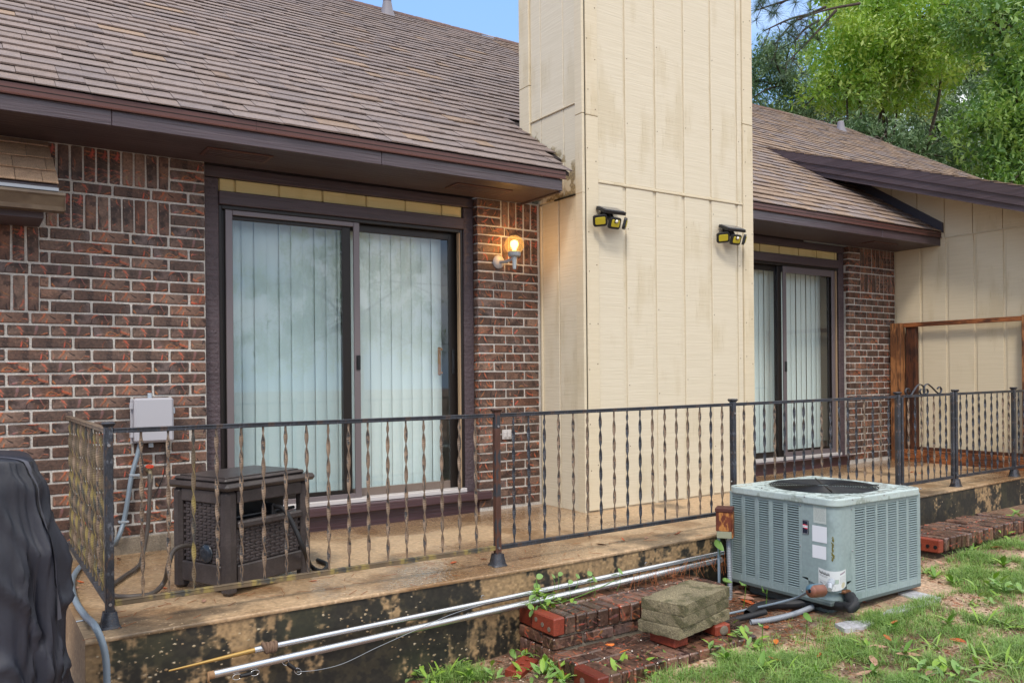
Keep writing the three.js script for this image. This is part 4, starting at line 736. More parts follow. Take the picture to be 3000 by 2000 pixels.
{
  const g = (px, py) => { const p = onY(px, py, -0.36); return p; };
  const N = thing('filter_drier', 'rusty copper filter drier with grey liquid line in front of the condenser corner', 'pipe fitting');
  const a = onZ(2376, 1731, 2.80), b = onZ(2430, 1727, 2.79), d = b.clone().sub(a).normalize();
  const L = lathe([[0.011, -0.012], [0.03, -0.004], [0.037, 0.006], [0.038, 0.05], [0.0385, 0.1], [0.034, 0.112], [0.014, 0.122]], 20); L.applyQuaternion(new THREE.Quaternion().setFromUnitVectors(V(0, 1, 0), d)); L.translate(a.x, a.y, a.z);
  mesh('canister', [L], std({ map: tex(128, 128, null, (u, v) => { const n = fb(u, v, 6, 4); let c = mix([104, 62, 48], [140, 92, 74], n); return mix(c, [78, 112, 132], ss(0.5, 0.56, u + 0.1 * (n - 0.5)) * (1 - ss(0.78, 0.84, u))); }), roughness: 0.5, metalness: 0.2 }), N);
  const gp = (px, py, y) => onY(px, py, y);
  mesh('liquid_line', [tube([a.clone().addScaledVector(d, -0.01), gp(2330, 1752, -0.235), gp(2270, 1768, -0.29), gp(2200, 1783, -0.345), gp(2136, 1797, -0.365)], 0.0075, 40)], pvcGrey, N);
  mesh('elbow', [rod(b.clone().addScaledVector(d, 0.005), onZ(2432, 1712, 2.76), 0.014, 10), rod(onZ(2431, 1714, 2.76), onZ(2437, 1704, 2.73), 0.022, 10)], std({ color: 0xb9bec6, roughness: 0.35, metalness: 0.4 }), N);
  mesh('ground_wire', [tube([onZ(2405, 1703, 2.68), onZ(2414, 1712, 2.76), onZ(2418, 1724, 2.77)], 0.004, 12, 5)], conduitGrey, N);
  const S = thing('suction_line', 'lumpy black foam insulated pipe lying below the filter drier', 'pipe');
  const pts = [V(4.44, -0.235, 2.72), V(4.36, -0.268, 2.80), gp(2400, 1765, -0.315), gp(2340, 1768, -0.33), gp(2280, 1770, -0.335), gp(2225, 1778, -0.34), gp(2190, 1800, -0.36)];
  const t = tube(pts, 0.03, 60, 12), p = t.attributes.position; for (let i = 0; i < p.count; i++) { const n = 0.016 * fbm3(p.getX(i) * 14, p.getY(i) * 14, p.getZ(i) * 14, 3); p.setXYZ(i, p.getX(i) + n, p.getY(i) + n * 0.8, p.getZ(i) + n); } t.computeVertexNormals();
  mesh('insulation', [t], rubber, S); mesh('copper_tail', [tube([V(4.5, -0.2, 2.67), V(4.44, -0.22, 2.71), V(4.41, -0.25, 2.76)], 0.013, 14)], std({ color: 0x5a4032, roughness: 0.6, metalness: 0.3 }), S);
  const ribbed = (pts, r, n) => { const c = new THREE.CatmullRomCurve3(pts), g = new THREE.TubeGeometry(c, n * 4, r, 12), q = g.attributes.position, P = c.getSpacedPoints(n * 4); for (let k = 0; k <= n * 4; k++) { const o = c.getPointAt(k / (n * 4)), s = 1 + 0.09 * (k % 4 < 2 ? 1 : -1); for (let i = 0; i <= 12; i++) { const j = k * 13 + i; q.setXYZ(j, o.x + (q.getX(j) - o.x) * s, o.y + (q.getY(j) - o.y) * s, o.z + (q.getZ(j) - o.z) * s); } } g.computeVertexNormals(); return g; };
  tag(mesh('flexible_conduit', [ribbed([gp(2200, 1822, -0.375), gp(2240, 1818, -0.37), gp(2290, 1808, -0.36), gp(2340, 1794, -0.35), gp(2380, 1778, -0.34)], 0.016, 44)]), 'ribbed grey flexible conduit half buried in front of the condenser', 'conduit').material = conduitGrey;
  const K = tag(mesh('drain_pipe', [tube([gp(2120, 1830, -0.385), gp(2150, 1816, -0.365), gp(2190, 1806, -0.352), gp(2244, 1792, -0.335)], 0.018, 24, 12)], rubber), 'black open ended plastic pipe among leaves by the pavers', 'pipe');
  // disconnect box on its post
  const D = thing('disconnect_box', 'rusted electrical disconnect box on a grey post beside the condenser', 'electrical box', null, [4.205, 0, 1.955], 0.62);
  mesh('box_body', [bx(-0.055, 0.055, 0.075, 0.2, -0.05, 0.05, 0.003)], rust, D); mesh('box_hood', [bx(-0.06, 0.06, 0.2005, 0.228, -0.055, 0.058, 0.004)], rustDark, D);
  mesh('box_door', [bx(-0.048, 0.05, 0.03, 0.199, 0.0505, 0.058, 0.002)], rust, D); mesh('box_base', [bx(-0.054, 0.054, 0.03, 0.0745, -0.045, 0.05, 0.002)], std({ color: 0x8f9078, roughness: 0.6 }), D);
  mesh('mounting_post', [bx(-0.03, 0.012, -0.42, 0.03, -0.045, -0.03)], pvcGrey, D); mesh('conduit', [ribbed([V(0.02, 0.03, 0.02), V(0.015, -0.1, 0.025), V(0.005, -0.25, 0.03), V(0.01, -0.4, 0.03)], 0.0155, 40)], conduitGrey, D); mesh('conduit_fitting', [cyl(0.02, 0.02, 0.025, 12).translate(0.02, 0.02, 0.02)], steel, D);
}
// ---------------------------------------------------------------- things on the patio and walls
{ // hose box
  const W = 0.58, Dp = 0.447, H = 0.535, B = thing('hose_box', 'dark brown woven-look plastic hose reel box on the patio', 'hose box', null, [0, 0, 0], 24.5 * RAD);
  const off = V(-W / 2, 0, Dp / 2).applyAxisAngle(V(0, 1, 0), 24.5 * RAD); B.position.set(1.115 - off.x, 0.0, 1.469 - off.z);
  const x = W / 2, z = Dp / 2, t = 0.07;
  for (const [sx, sz] of [[-1, 1], [1, 1], [-1, -1], [1, -1]]) mesh('corner_leg', [bx(sx > 0 ? x - t : -x, sx > 0 ? x : -x + t, 0, H, sz > 0 ? z - t : -z, sz > 0 ? z : -z + t, 0.018)], wicker, B);
  const rail = (y0, y1, n = 'rail') => { mesh(n, [bx(-x + t, x - t, y0, y1, z - 0.045, z - 0.006, 0.006), bx(-x + t, x - t, y0, y1, -z + 0.006, -z + 0.045, 0.006), bx(-x + 0.006, -x + 0.045, y0, y1, -z + t, z - t, 0.006), bx(x - 0.045, x - 0.006, y0, y1, -z + t, z - t, 0.006)], wicker, B); };
  rail(0.045, 0.15, 'bottom_rail'); rail(H - 0.07, H, 'top_rail');
  mesh('opening_ledge', [bx(-x + t, x - t, 0.335, 0.375, z - 0.05, z + 0.002, 0.01)], wicker, B);
  mesh('inner_liner', [bx(-x + 0.06, x - 0.06, 0.05, H - 0.02, -z + 0.06, z - 0.16, 0.004), bx(-x + 0.06, x - 0.06, 0.05, 0.335, z - 0.159, z - 0.06, 0.004), bx(-x + 0.055, x - 0.055, 0.05, 0.33, z - 0.06, z - 0.046, 0.003), bx(-x + 0.046, -x + 0.055, 0.05, H - 0.02, -z + 0.06, z - 0.06, 0.003)], plasticBlack, B);
  const weave = (w, h, px, py, ry, pz) => { const g = [], nr = Math.round(h / 0.0165), nc = Math.round(w / 0.034); for (let r = 0; r < nr; r++) for (let c = 0; c < nc; c++) { if ((r + c) % 2) { const q = cbox(w / nc * 1.5, h / nr * 0.8, 0.007, 0.002); g.push(q.translate(-w / 2 + (c + 0.5) * w / nc, (r + 0.5) * h / nr, 0.004)); } } for (let c = 0; c < nc; c++) g.push(cbox(w / nc * 0.5, h, 0.005, 0.001).translate(-w / 2 + (c + 0.5) * w / nc, h / 2, 0)); const m = mesh('woven_panel', g.map(q => { q.rotateY(ry); return q.translate(...pz); }), wickerStrip, B); m.userData.kind = 'stuff'; return m; };
  weave(W - 2 * t, 0.18, 0, 0, 0, [0, 0.152, z - 0.03]); weave(Dp - 2 * t, 0.31, 0, 0, -Math.PI / 2, [-x + 0.03, 0.152, 0]);
  // lid
  const lid = mesh('lid', [bx(-x - 0.02, x + 0.02, H + 0.001, H + 0.038, -z - 0.02, z + 0.02, 0.016), bx(-x + 0.005, x - 0.03, H + 0.0385, H + 0.06, -z + 0.01, z - 0.02, 0.012)], wicker, B); mesh('lid_seam', [bx(-x + 0.03, x - 0.05, H + 0.0602, H + 0.066, -z + 0.03, z - 0.05, 0.005)], wicker, lid);
  mesh('hose_guide', [rod(V(-x + t, 0.385, z - 0.07), V(x - t, 0.385, z - 0.07), 0.009, 10), bx(0.03, 0.06, 0.36, 0.43, z - 0.09, z - 0.03, 0.006), rod(V(0.1, 0.40, z - 0.1), V(0.02, 0.455, z - 0.12), 0.008, 8)], plasticBlack, B);
  const cap = lathe([[0, 0.012], [0.02, 0.016], [0.045, 0.01], [0.05, 0]], 24); cap.rotateZ(Math.PI / 2); mesh('inlet_cap', [cap.translate(-x + 0.02, 0.2, 0.03)], std({ color: 0x2a3038, roughness: 0.2 }), B);
}
const wp = (x, y, z) => V(x, y, z);
{ // hoses
  const S = V(1.115, 0, 1.469);
  tag(mesh('garden_hose', [tube([onZ(437, 1388, 0.1), onZ(438, 1420, 0.11), onZ(436, 1480, 0.12), onZ(430, 1560, 0.13), onZ(418, 1620, 0.16), onY(402, 1660, 0.02), onY(360, 1690, 0.016), onY(318, 1722, 0.016), onY(318, 1736, 0.016), onY(350, 1747, 0.016), onY(400, 1746, 0.016), onY(445, 1738, 0.016), onY(478, 1708, 0.05), onZ(494, 1650, 1.27), onZ(508, 1612, 1.24), onZ(535, 1599, 1.22), onZ(562, 1598, 1.2)], 0.0125, 120, 10)], hoseMat), 'grey-brown garden hose from the wall tap looping to the hose box', 'hose');
  tag(mesh('garden_hose', [tube([onZ(806, 1483, 1.30), onZ(830, 1490, 1.36), onZ(860, 1540, 1.40), onZ(890, 1610, 1.42), onY(915, 1662, 0.014), onY(940, 1672, 0.014), onY(960, 1655, 0.014), onY(930, 1640, 0.014)], 0.0125, 60, 10)], rubber), 'dark hose hanging out of the front opening of the hose box', 'hose');
  const F = thing('wall_tap', 'brass garden tap with a red wheel handle on the brick wall', 'tap', null, [onZ(437, 1366, 0.08).x, onZ(437, 1366, 0.08).y, 0.085]);
  const wheel = new THREE.TorusGeometry(0.021, 0.0042, 8, 24); wheel.rotateX(Math.PI / 2 + 0.35); const sp = []; for (let k = 0; k < 5; k++) sp.push(rod(V(0, 0, 0), V(0.021 * Math.cos(k * 1.257), -0.35 * 0.021 * Math.sin(k * 1.257), 0.021 * Math.sin(k * 1.257)), 0.003, 5));
  mesh('wheel_handle', [wheel, ...sp], std({ color: 0xb83a1c, roughness: 0.4 }), F); mesh('tap_body', [rod(V(0, -0.002, 0), V(0, -0.035, 0.003), 0.007, 8), rod(V(0, -0.03, -0.09), V(0, -0.03, 0.012), 0.012, 10), rod(V(0, -0.03, 0.008), V(0, -0.075, 0.018), 0.013, 10)], std({ color: 0x8a7c62, roughness: 0.4, metalness: 0.6 }), F); mesh('coupling', [rod(V(0, -0.075, 0.018), V(0, -0.098, 0.02), 0.0165, 8)], std({ color: 0x6e665c, roughness: 0.5, metalness: 0.5 }), F);
}
{ // utility box and its conduit
  const U = thing('utility_box', 'pale grey plastic utility box mounted on the brick wall', 'utility box');
  mesh('backplate', [bx(0.895, 1.135, 0.70, 0.985, 0.0, 0.02, 0.004)], greyBox, U); mesh('cover', [bx(0.905, 1.14, 0.71, 0.99, 0.02, 0.1, 0.012)], greyBox, U, 'blank rounded cover');
  mesh('mounting_tab', [bx(1.0, 1.025, 0.985, 1.02, 0.0, 0.006)], strapMat, U); mesh('mounting_tab', [bx(1.0, 1.03, 0.67, 0.7, 0.0, 0.02)], strapMat, U); for (const y of [0.94, 0.76]) mesh('hinge', [bx(0.885, 0.9045, y - 0.02, y + 0.02, 0.03, 0.07)], greyBox, U);
  mesh('hasp', [bx(1.1405, 1.156, 0.885, 0.925, 0.04, 0.06, 0.004)], strapMat, U);
  const C = thing('wall_conduit', 'grey flexible conduit running from the utility box across the patio and over the slab corner', 'conduit');
  const P = [onZ(414, 1272, 0.03), onZ(405, 1320, 0.03), onZ(385, 1392, 0.03), onZ(372, 1470, 0.03), onZ(361, 1528, 0.03), onZ(345, 1575, 0.05), onY(320, 1610, 0.03), onY(285, 1628, 0.02), onY(240, 1655, 0.018), onY(214, 1690, 0.018), onY(212, 1735, 0.018), onY(228, 1775, 0.018), onY(250, 1805, 0.018), onZ(282, 1843, 1.83), onZ(298, 1880, 1.86), onZ(309, 1930, 1.865), onZ(312, 1990, 1.865), onZ(312, 2060, 1.86)];
  const c = new THREE.CatmullRomCurve3(P), n = 320, g = new THREE.TubeGeometry(c, n, 0.0148, 10), q = g.attributes.position; for (let k = 0; k <= n; k++) { const o = c.getPointAt(k / n), s = 1 + 0.04 * (k % 2 ? 1 : -1); for (let i = 0; i <= 10; i++) { const j = k * 11 + i; q.setXYZ(j, o.x + (q.getX(j) - o.x) * s, o.y + (q.getY(j) - o.y) * s, o.z + (q.getZ(j) - o.z) * s); } } g.computeVertexNormals();
  mesh('conduit', [g], pvcGrey, C);
  for (const [px, py] of [[393, 1391], [361, 1528]]) { const o = onZ(px, py, 0.03), b = bx(-0.028, 0.028, -0.007, 0.007, -0.03, -0.024); const s = mesh('strap', [bx(-0.03, 0.03, -0.007, 0.007, 0.014, 0.018), bx(-0.03, -0.017, -0.007, 0.007, -0.029, 0.014), bx(0.017, 0.03, -0.007, 0.007, -0.029, 0.014)], strapMat, C); s.position.copy(o); s.rotation.z = -0.05; }
  const o = onY(253, 1806, 0.018); const s = new THREE.TorusGeometry(0.018, 0.004, 6, 20, Math.PI); s.rotateY(1.2); mesh('strap', [s.translate(o.x, 0.01, o.z), bx(o.x - 0.045, o.x - 0.012, 0.001, 0.006, o.z - 0.006, o.z + 0.008)], strapMat, C);
  tag(mesh('cable', [tube([onZ(482, 1272, 0.015), onZ(483, 1330, 0.012), onZ(480, 1385, 0.014), onZ(465, 1425, 0.012), onZ(448, 1460, 0.012)], 0.0028, 30, 6)], plasticBlack), 'thin black cable drooping down the brick wall below the utility box', 'cable');
}
{ // lit globe lamp
  const gx = 3.745, gy = 2.17, gz = 0.17, L = thing('wall_lamp', 'lit amber glass globe lamp on the narrow brick pier', 'lamp');
  const plate = lathe([[0, 0.03], [0.03, 0.028], [0.052, 0.012], [0.056, 0]], 24); plate.rotateX(Math.PI / 2); mesh('wall_plate', [plate.translate(3.70, 2.05, 0.001)], std({ color: 0xb4b2b4, roughness: 0.45 }), L);
  mesh('arm', [tube([V(3.70, 2.05, 0.02), V(3.715, 2.045, 0.08), V(3.738, 2.06, 0.145), V(gx, 2.085, gz)], 0.013, 20)], std({ color: 0xa9abb0, roughness: 0.45 }), L);
  mesh('finial', [lathe([[0.003, -0.11], [0.014, -0.105], [0.02, -0.02], [0.022, 0]], 16).translate(gx, 2.082, gz)], std({ color: 0xb9c2c6, roughness: 0.4 }), L);
  mesh('collar', [lathe([[0.02, -0.012], [0.046, -0.008], [0.052, 0], [0.052, 0.03], [0.048, 0.034]], 28).translate(gx, 2.085, gz)], std({ color: 0x9fa5aa, roughness: 0.4 }), L);
  mesh('globe', [new THREE.SphereGeometry(0.079, 40, 28).translate(gx, gy, gz)], phys({ color: 0xffebc8, transmission: 1, roughness: 0.22, thickness: 0, ior: 1.4 }), L);
  mesh('bulb', [lathe([[0.0, -0.05], [0.014, -0.05], [0.016, -0.02], [0.03, 0.005], [0.033, 0.022], [0.028, 0.042], [0.0, 0.056]], 24).translate(gx, gy - 0.012, gz)], new THREE.MeshStandardMaterial({ color: 0xfff0d0, emissive: 0xffc878, emissiveIntensity: 4.5 }), L);
  const pl = new THREE.PointLight(0xffcf80, 0.13, 0, 2); pl.position.set(gx, gy + 0.015, gz); pl.castShadow = true; pl.shadow.radius = 1.8; L.add(pl);
}
{ // outlet
  const p = onZ(1484, 1272, 0), O = thing('outlet', 'white covered electrical outlet low on the brick pier', 'outlet', null, [3.765, p.y, 0]);
  mesh('plate', [bx(-0.045, 0.045, -0.04, 0.04, 0.0, 0.008, 0.003)], aluWhite, O); for (const s of [-1, 1]) mesh('flap', [bx(s * 0.02 - 0.015, s * 0.02 + 0.015, -0.025, 0.025, 0.0085, 0.018, 0.005)], aluWhite, O);
}
{ // solar flood lights on the chimney
  const S = thing('solar_light', 'black solar flood light with three yellow heads by the left corner board of the chimney', 'solar light', 'solar lights on the chimney', [4.35, 2.385, 0.588]);
  const rb = (w, h, d, r) => { const s = new THREE.Shape(), X = w / 2, Y = h / 2; s.moveTo(-X + r, -Y); s.lineTo(X - r, -Y); s.absarc(X - r, -Y + r, r, -Math.PI / 2, 0); s.lineTo(X, Y - r); s.absarc(X - r, Y - r, r, 0, Math.PI / 2); s.lineTo(-X + r, Y); s.absarc(-X + r, Y - r, r, Math.PI / 2, Math.PI); s.lineTo(-X, -Y + r); s.absarc(-X + r, -Y + r, r, Math.PI, Math.PI * 1.5); const g = new THREE.ExtrudeGeometry(s, { depth: d, bevelEnabled: true, bevelSize: 0.003, bevelThickness: 0.003, bevelSegments: 2 }); return g; };
  const pan = rb(0.215, 0.13, 0.02, 0.012); pan.rotateX(-Math.PI / 2 + 0.42); mesh('panel_housing', [pan.translate(0, 0.03, 0.075), bx(-0.05, 0.05, -0.02, 0.05, 0.002, 0.05, 0.006)], plasticBlack, S);
  const cell = rb(0.19, 0.105, 0.001, 0.006); cell.rotateX(-Math.PI / 2 + 0.42); mesh('solar_cell', [cell.translate(0, 0.052, 0.083)], std({ color: 0x3a3e4c, roughness: 0.12, metalness: 0.2 }), S);
  mesh('stem', [rod(V(0, 0.02, 0.07), V(0, -0.03, 0.1), 0.014, 10)], plasticBlack, S);
  const yellow = std({ color: 0xb3a32a, roughness: 0.35 }), lens = std({ color: 0xe6e2d4, roughness: 0.3 });
  for (const [px, ry, rz, k] of [[-0.13, -0.55, 0.12, 0], [0.0, 0, 0, 1], [0.125, 0.8, 0.12, 2]]) {
    const place = g => { g.rotateX(0.35); g.rotateY(ry); g.rotateZ(rz * (k === 0 ? 1 : -1) * (k === 2 ? -1 : 1)); return g.translate(px, -0.055 + (k === 1 ? -0.008 : 0.004), 0.11 - Math.abs(ry) * 0.03); };
    const h = mesh('lamp_head', [place(rb(0.108, 0.086, 0.018, 0.018))], plasticBlack, S);
    const f = rb(0.076, 0.052, 0.0008, 0.008); f.translate(0, 0, 0.0235); mesh('led_face', [place(f)], yellow, h);
    if (k === 1) { const d = new THREE.SphereGeometry(0.013, 14, 10); d.translate(0, 0.018, 0.03); const hs = rb(0.03, 0.028, 0.004, 0.004); hs.translate(0, 0.018, 0.024); mesh('sensor', [place(hs)], plasticBlack, h); mesh('sensor_dome', [place(d)], lens, h); }
  }
  const c2 = copy(S, 'black solar flood light with three yellow heads by the right corner board of the chimney', [5.77, 2.372, 0.588]); c2.rotation.y = -0.06;
}
{ // wooden frame standing against the wing
  const Wd = thing('wooden_frame', 'weathered brown wooden frame of posts, rail and kick board against the siding wall', 'wooden frame');
  const vpost = (x0, x1, y0, y1, z0, z1, m, n = 'post') => mesh(n, [bx(x0, x1, y0, y1, z0, z1, 0.004, { ou: rnd(), ov: rnd() })], m, Wd);
  vpost(9.21, 9.30, 0.06, 1.69, 0.03, 0.165, wood); vpost(9.29, 9.355, 0.06, 1.645, 0.175, 0.3, std({ map: woodMap, color: 0x8a7264, roughness: 0.8 }));
  vpost(9.26, 9.35, 0.06, 1.70, 1.475, 1.56, wood); mesh('rail', [bx(9.27, 9.31, 1.64, 1.69, 0.1655, 1.4745, 0.004)], woodH, Wd);
  mesh('kick_board', [bx(9.235, 9.275, 0.065, 0.21, 0.17, 2.5, 0.004)], woodH, Wd); mesh('cap_board', [bx(9.277, 9.366, 0.2, 0.24, 0.31, 2.5, 0.004)], std({ map: woodMap, color: 0x9a8474, roughness: 0.8 }), Wd);
}
{ // cloth cover over a grill
  const nu = 160, nv = 90, pos = [], uv = [], idx = [];
  const prof = t => { // t 0 bottom .. 1 top: half width, half depth, y
    const k = 0.80; if (t > k) { const q = (t - k) / (1 - k); return [0.385 * Math.sqrt(1 - Math.pow(q, 1.6)), 0.80 + 0.05 * Math.pow(q, 0.35)]; } const y = lerp(-0.52, 0.80, t / k); return [y > 0.7 ? lerp(0.415, 0.385, Math.pow(ss(0.7, 0.8, y), 2)) : lerp(0.415, 0.468, ss(0.7, 0.45, y)), y]; };
  for (let j = 0; j <= nv; j++) for (let i = 0; i <= nu; i++) {
    const t = j / nv, a = i / nu * Math.PI * 2, [w, y] = prof(t), ca = Math.cos(a), sa = Math.sin(a), pw = 0.3;
    const ex = Math.sign(ca) * Math.pow(Math.abs(ca), pw), ez = Math.sign(sa) * Math.pow(Math.abs(sa), pw);
    const drape = ss(0.80, 0.25, y), wv = a * 5.2 + 1.4 * (1 - t) + 1.6 * perlin.noise(ca * 1.2 + 2, t * 1.7, sa * 1.2), tri = 1 - Math.abs(((wv / Math.PI) % 1 + 1) % 1 * 2 - 1);
    let f = 0.05 * drape * (Math.pow(tri, 1.3) - 0.5) + 0.05 * drape * fbm3(ca * 1.6 + 5, t * 1.4 + ca, sa * 1.6, 2);
    const rg = Math.max(0, 1 - Math.abs(fbm3(ca * 3.4 + 9, t * 2.2 + sa * 1.5, sa * 3.4, 2)) * 5), r2 = Math.max(0, 1 - Math.abs(fbm3(ca * 2 + 3 + t * 3, t * 3.5, sa * 2 + 7, 2)) * 6); f += (0.026 * rg * rg + 0.02 * r2 * r2) * (0.3 + drape) + 0.004 * fbm3(ca * 9, t * 16, sa * 9, 2) - 0.012 * drape;
    const r = Math.min(1, w / 0.38); if (t > 0.8) f *= 0.3 * r; pos.push(-0.165 + ex * (w + f * r), y + 0.01 * fbm3(ca * 2, 1, sa * 2, 2) * r, 2.16 + ez * (w * 0.62 + f * r)); uv.push(a * 0.45, y);
  }
  for (let j = 0; j < nv; j++) for (let i = 0; i < nu; i++) { const a = j * (nu + 1) + i; idx.push(a, a + nu + 1, a + 1, a + 1, a + nu + 1, a + nu + 2); }
  const g = new THREE.BufferGeometry(); g.setAttribute('position', new THREE.Float32BufferAttribute(pos, 3)); g.setAttribute('uv', new THREE.Float32BufferAttribute(uv, 2)); g.setIndex(idx); g.computeVertexNormals();
  const C = thing('covered_grill', 'barbecue grill under a draped charcoal fabric cover beside the slab corner', 'grill cover');
  mesh('fabric_cover', g, coverMat, C);
  // seam strap sewn down the side
  const strap = []; for (let k = 0; k < 26; k++) { const t = 0.93 - k * 0.018; const j = Math.round(t * nv); for (const i of [17, 21]) { const q = (j * (nu + 1) + i) * 3; strap.push(pos[q] + 0.006, pos[q + 1], pos[q + 2] + 0.006); } }
  const si = []; for (let k = 0; k < 25; k++) { const a = k * 2; si.push(a, a + 2, a + 1, a + 1, a + 2, a + 3); } const sg = new THREE.BufferGeometry(); sg.setAttribute('position', new THREE.Float32BufferAttribute(strap, 3)); sg.setIndex(si); sg.computeVertexNormals();
  mesh('seam_strip', sg, std({ color: 0x4b4c56, roughness: 0.55, side: THREE.DoubleSide }), C);
}

// ---------------------------------------------------------------- masonry in the yard
seed(55);
const sb = (parent, x0, x1, y0, y1, z0, z1, m, turn = 0, swap = false) => { const g = cbox(x1 - x0, y1 - y0, z1 - z0, 0.007, { jit: 0.0025, ou: rr(0, 1.2), ov: rr(0, 1.2), swap }); const b = mesh('brick', g, m || stepMats[Math.floor(rnd() * 4)], parent); b.position.set((x0 + x1) / 2, (y0 + y1) / 2 + rr(-0.002, 0.002), (z0 + z1) / 2 + rr(-0.003, 0.003)); b.rotation.set(rr(-0.012, 0.012), turn + rr(-0.012, 0.012), rr(-0.012, 0.012)); return b; };
{
  const S = thing('brick_steps', 'two low brick steps against the slab face with mortar joints', 'steps');
  mesh('mortar_bed', [bx(2.69, 3.93, -0.55, -0.209, 1.808, 2.15, 0.01), bx(2.645, 3.74, -0.6, -0.389, 2.1505, 2.585, 0.01)], mortarDark, S);
  const P = 0.0785;
  for (let k = 0; k < 16; k++) { const x = 2.715 + k * P; sb(S, x, x + P - 0.009, -0.297, -0.2, 1.965, 2.172, null, 0, true); }
  for (let k = 0; k < 17; k++) { const x = 2.645 + k * P; sb(S, x, x + P - 0.009, -0.297, -0.201, 1.82, 1.957, k ? null : clayDark, 0, true); }
  const eb = sb(S, 2.632, 2.706, -0.296, -0.199, 1.966, 2.174, clay);
  for (const [y, z] of [[-0.235, -0.06], [-0.25, 0], [-0.262, 0.06]]) mesh('mortar_plug', [cyl(0.0125, 0.0125, 0.006, 14).rotateZ(Math.PI / 2).translate(-0.0375, y + 0.2475, z)], mortarDark, eb);
  for (let k = 0; k < 6; k++) sb(S, 2.64 + k * 0.2135, 2.64 + k * 0.2135 + 0.203, -0.368, -0.306, 2.05, 2.163);
  sb(S, 2.64, 2.74, -0.367, -0.305, 1.825, 2.045); 
  for (let k = 0; k < 5; k++) { const z = 1.83 + k * 0.075; sb(S, 2.642, 2.72, -0.47, -0.376, z, z + 0.066, null, 0, true); }
  for (let k = 0; k < 15; k++) { const x = 2.592 + k * P; sb(S, x, x + P - 0.009, -0.475, -0.378, 2.392, 2.598, k ? null : clayDark, 0, true); }
  for (let k = 0; k < 6; k++) { const x = 2.6 + k * 0.19; for (let j = 0; j < 2; j++) sb(S, x + j * 0.02, x + 0.178 + j * 0.02, -0.47, -0.379, 2.17 + j * 0.108, 2.27 + j * 0.108); }
  mesh('mortar_plug', [cyl(0.018, 0.018, 0.008, 14).rotateZ(Math.PI / 2).translate(2.592, -0.43, 2.47)], mortarDark, S);
}
{ // loose bricks and pavers
  const B1 = thing('loose_brick', 'plain red brick lying under the near corner of the paver stack', 'brick', null, [3.25, -0.376, 2.405], 0.03); mesh('brick_body', [cbox(0.11, 0.062, 0.19, 0.007, { jit: 0.002 }).translate(0, 0.031, 0)], clay, B1);
  const B2 = thing('loose_brick', 'plain red brick with cement stuck on its end under the paver stack', 'brick', null, [3.60, -0.376, 2.40], -0.1); mesh('brick_body', [cbox(0.11, 0.062, 0.19, 0.007, { jit: 0.002 }).translate(0, 0.031, 0)], clay, B2); const cp = new THREE.SphereGeometry(0.032, 12, 8); cp.scale(1, 0.85, 0.25); mesh('cement_blob', [cp.translate(0.005, 0.03, 0.095)], mortarDark, B2);
  const where = ['lowest mossy concrete paver of the stack, resting on two red bricks', 'middle mossy concrete paver of the stack on the lower step', 'top concrete paver of the stack with a broken front edge'];
  for (let k = 0; k < 3; k++) {
    const P = thing('paver', where[k], 'paver', 'stack of three concrete pavers', [3.425 + [-0.012, 0.004, 0.01][k], -0.313 + k * 0.0612, 2.362 + [0.006, 0.002, 0][k]], -(-15 + [3, -1, 0][k]) * RAD);
    const g = cbox(0.53, 0.0595, 0.268, 0.006); mesh('paver_body', (() => { // dented edges
      const s = new THREE.BoxGeometry(0.53, 0.0595, 0.268, 40, 5, 22), p = s.attributes.position, u = s.attributes.uv; for (let i = 0; i < p.count; i++) { const x = p.getX(i), y = p.getY(i), z = p.getZ(i), ex = ss(0.235, 0.265, Math.abs(x)), ez = ss(0.112, 0.134, Math.abs(z)), ey = ss(0.016, 0.03, Math.abs(y)), c = Math.max(ex * ey, ez * ey, ex * ez), n = 0.002 * fbm3(x * 22 + k * 9, y * 22, z * 22, 3) + c * (0.001 + 0.022 * Math.max(0, fbm3(x * 13 + k * 5, y * 9, z * 13 + 2, 3) - 0.12)); p.setXYZ(i, x - Math.sign(x) * n * (ex + 0.1), y - Math.sign(y) * n * 0.6, z - Math.sign(z) * n * (ez + 0.1)); u.setXY(i, x + k * 0.2 + y, z + y + k * 0.3); } s.computeVertexNormals(); return s; })().translate(0, 0.03, 0), paverMat, P);
  }
  const q = onY(1528, 1962, -0.475), B3 = thing('loose_brick', 'orange cored brick half hidden by weeds in front of the slab face', 'brick', null, [q.x, -0.5, q.z], 0.5);
  const s = new THREE.Shape(); s.moveTo(-0.1, -0.046); s.lineTo(0.1, -0.046); s.lineTo(0.1, 0.046); s.lineTo(-0.1, 0.046); for (const x of [-0.06, 0, 0.06]) { const h = new THREE.Path(); h.absellipse(x, 0, 0.017, 0.014, 0, Math.PI * 2, true); s.holes.push(h); } const bg = new THREE.ExtrudeGeometry(s, { depth: 0.056, bevelEnabled: true, bevelSize: 0.003, bevelThickness: 0.003, bevelSegments: 1 }); bg.rotateX(-Math.PI / 2); mesh('brick_body', [bg], std({ map: clayMap, color: 0xc8a08a, roughness: 0.7 }), B3); B3.rotation.x = 0.12;
}
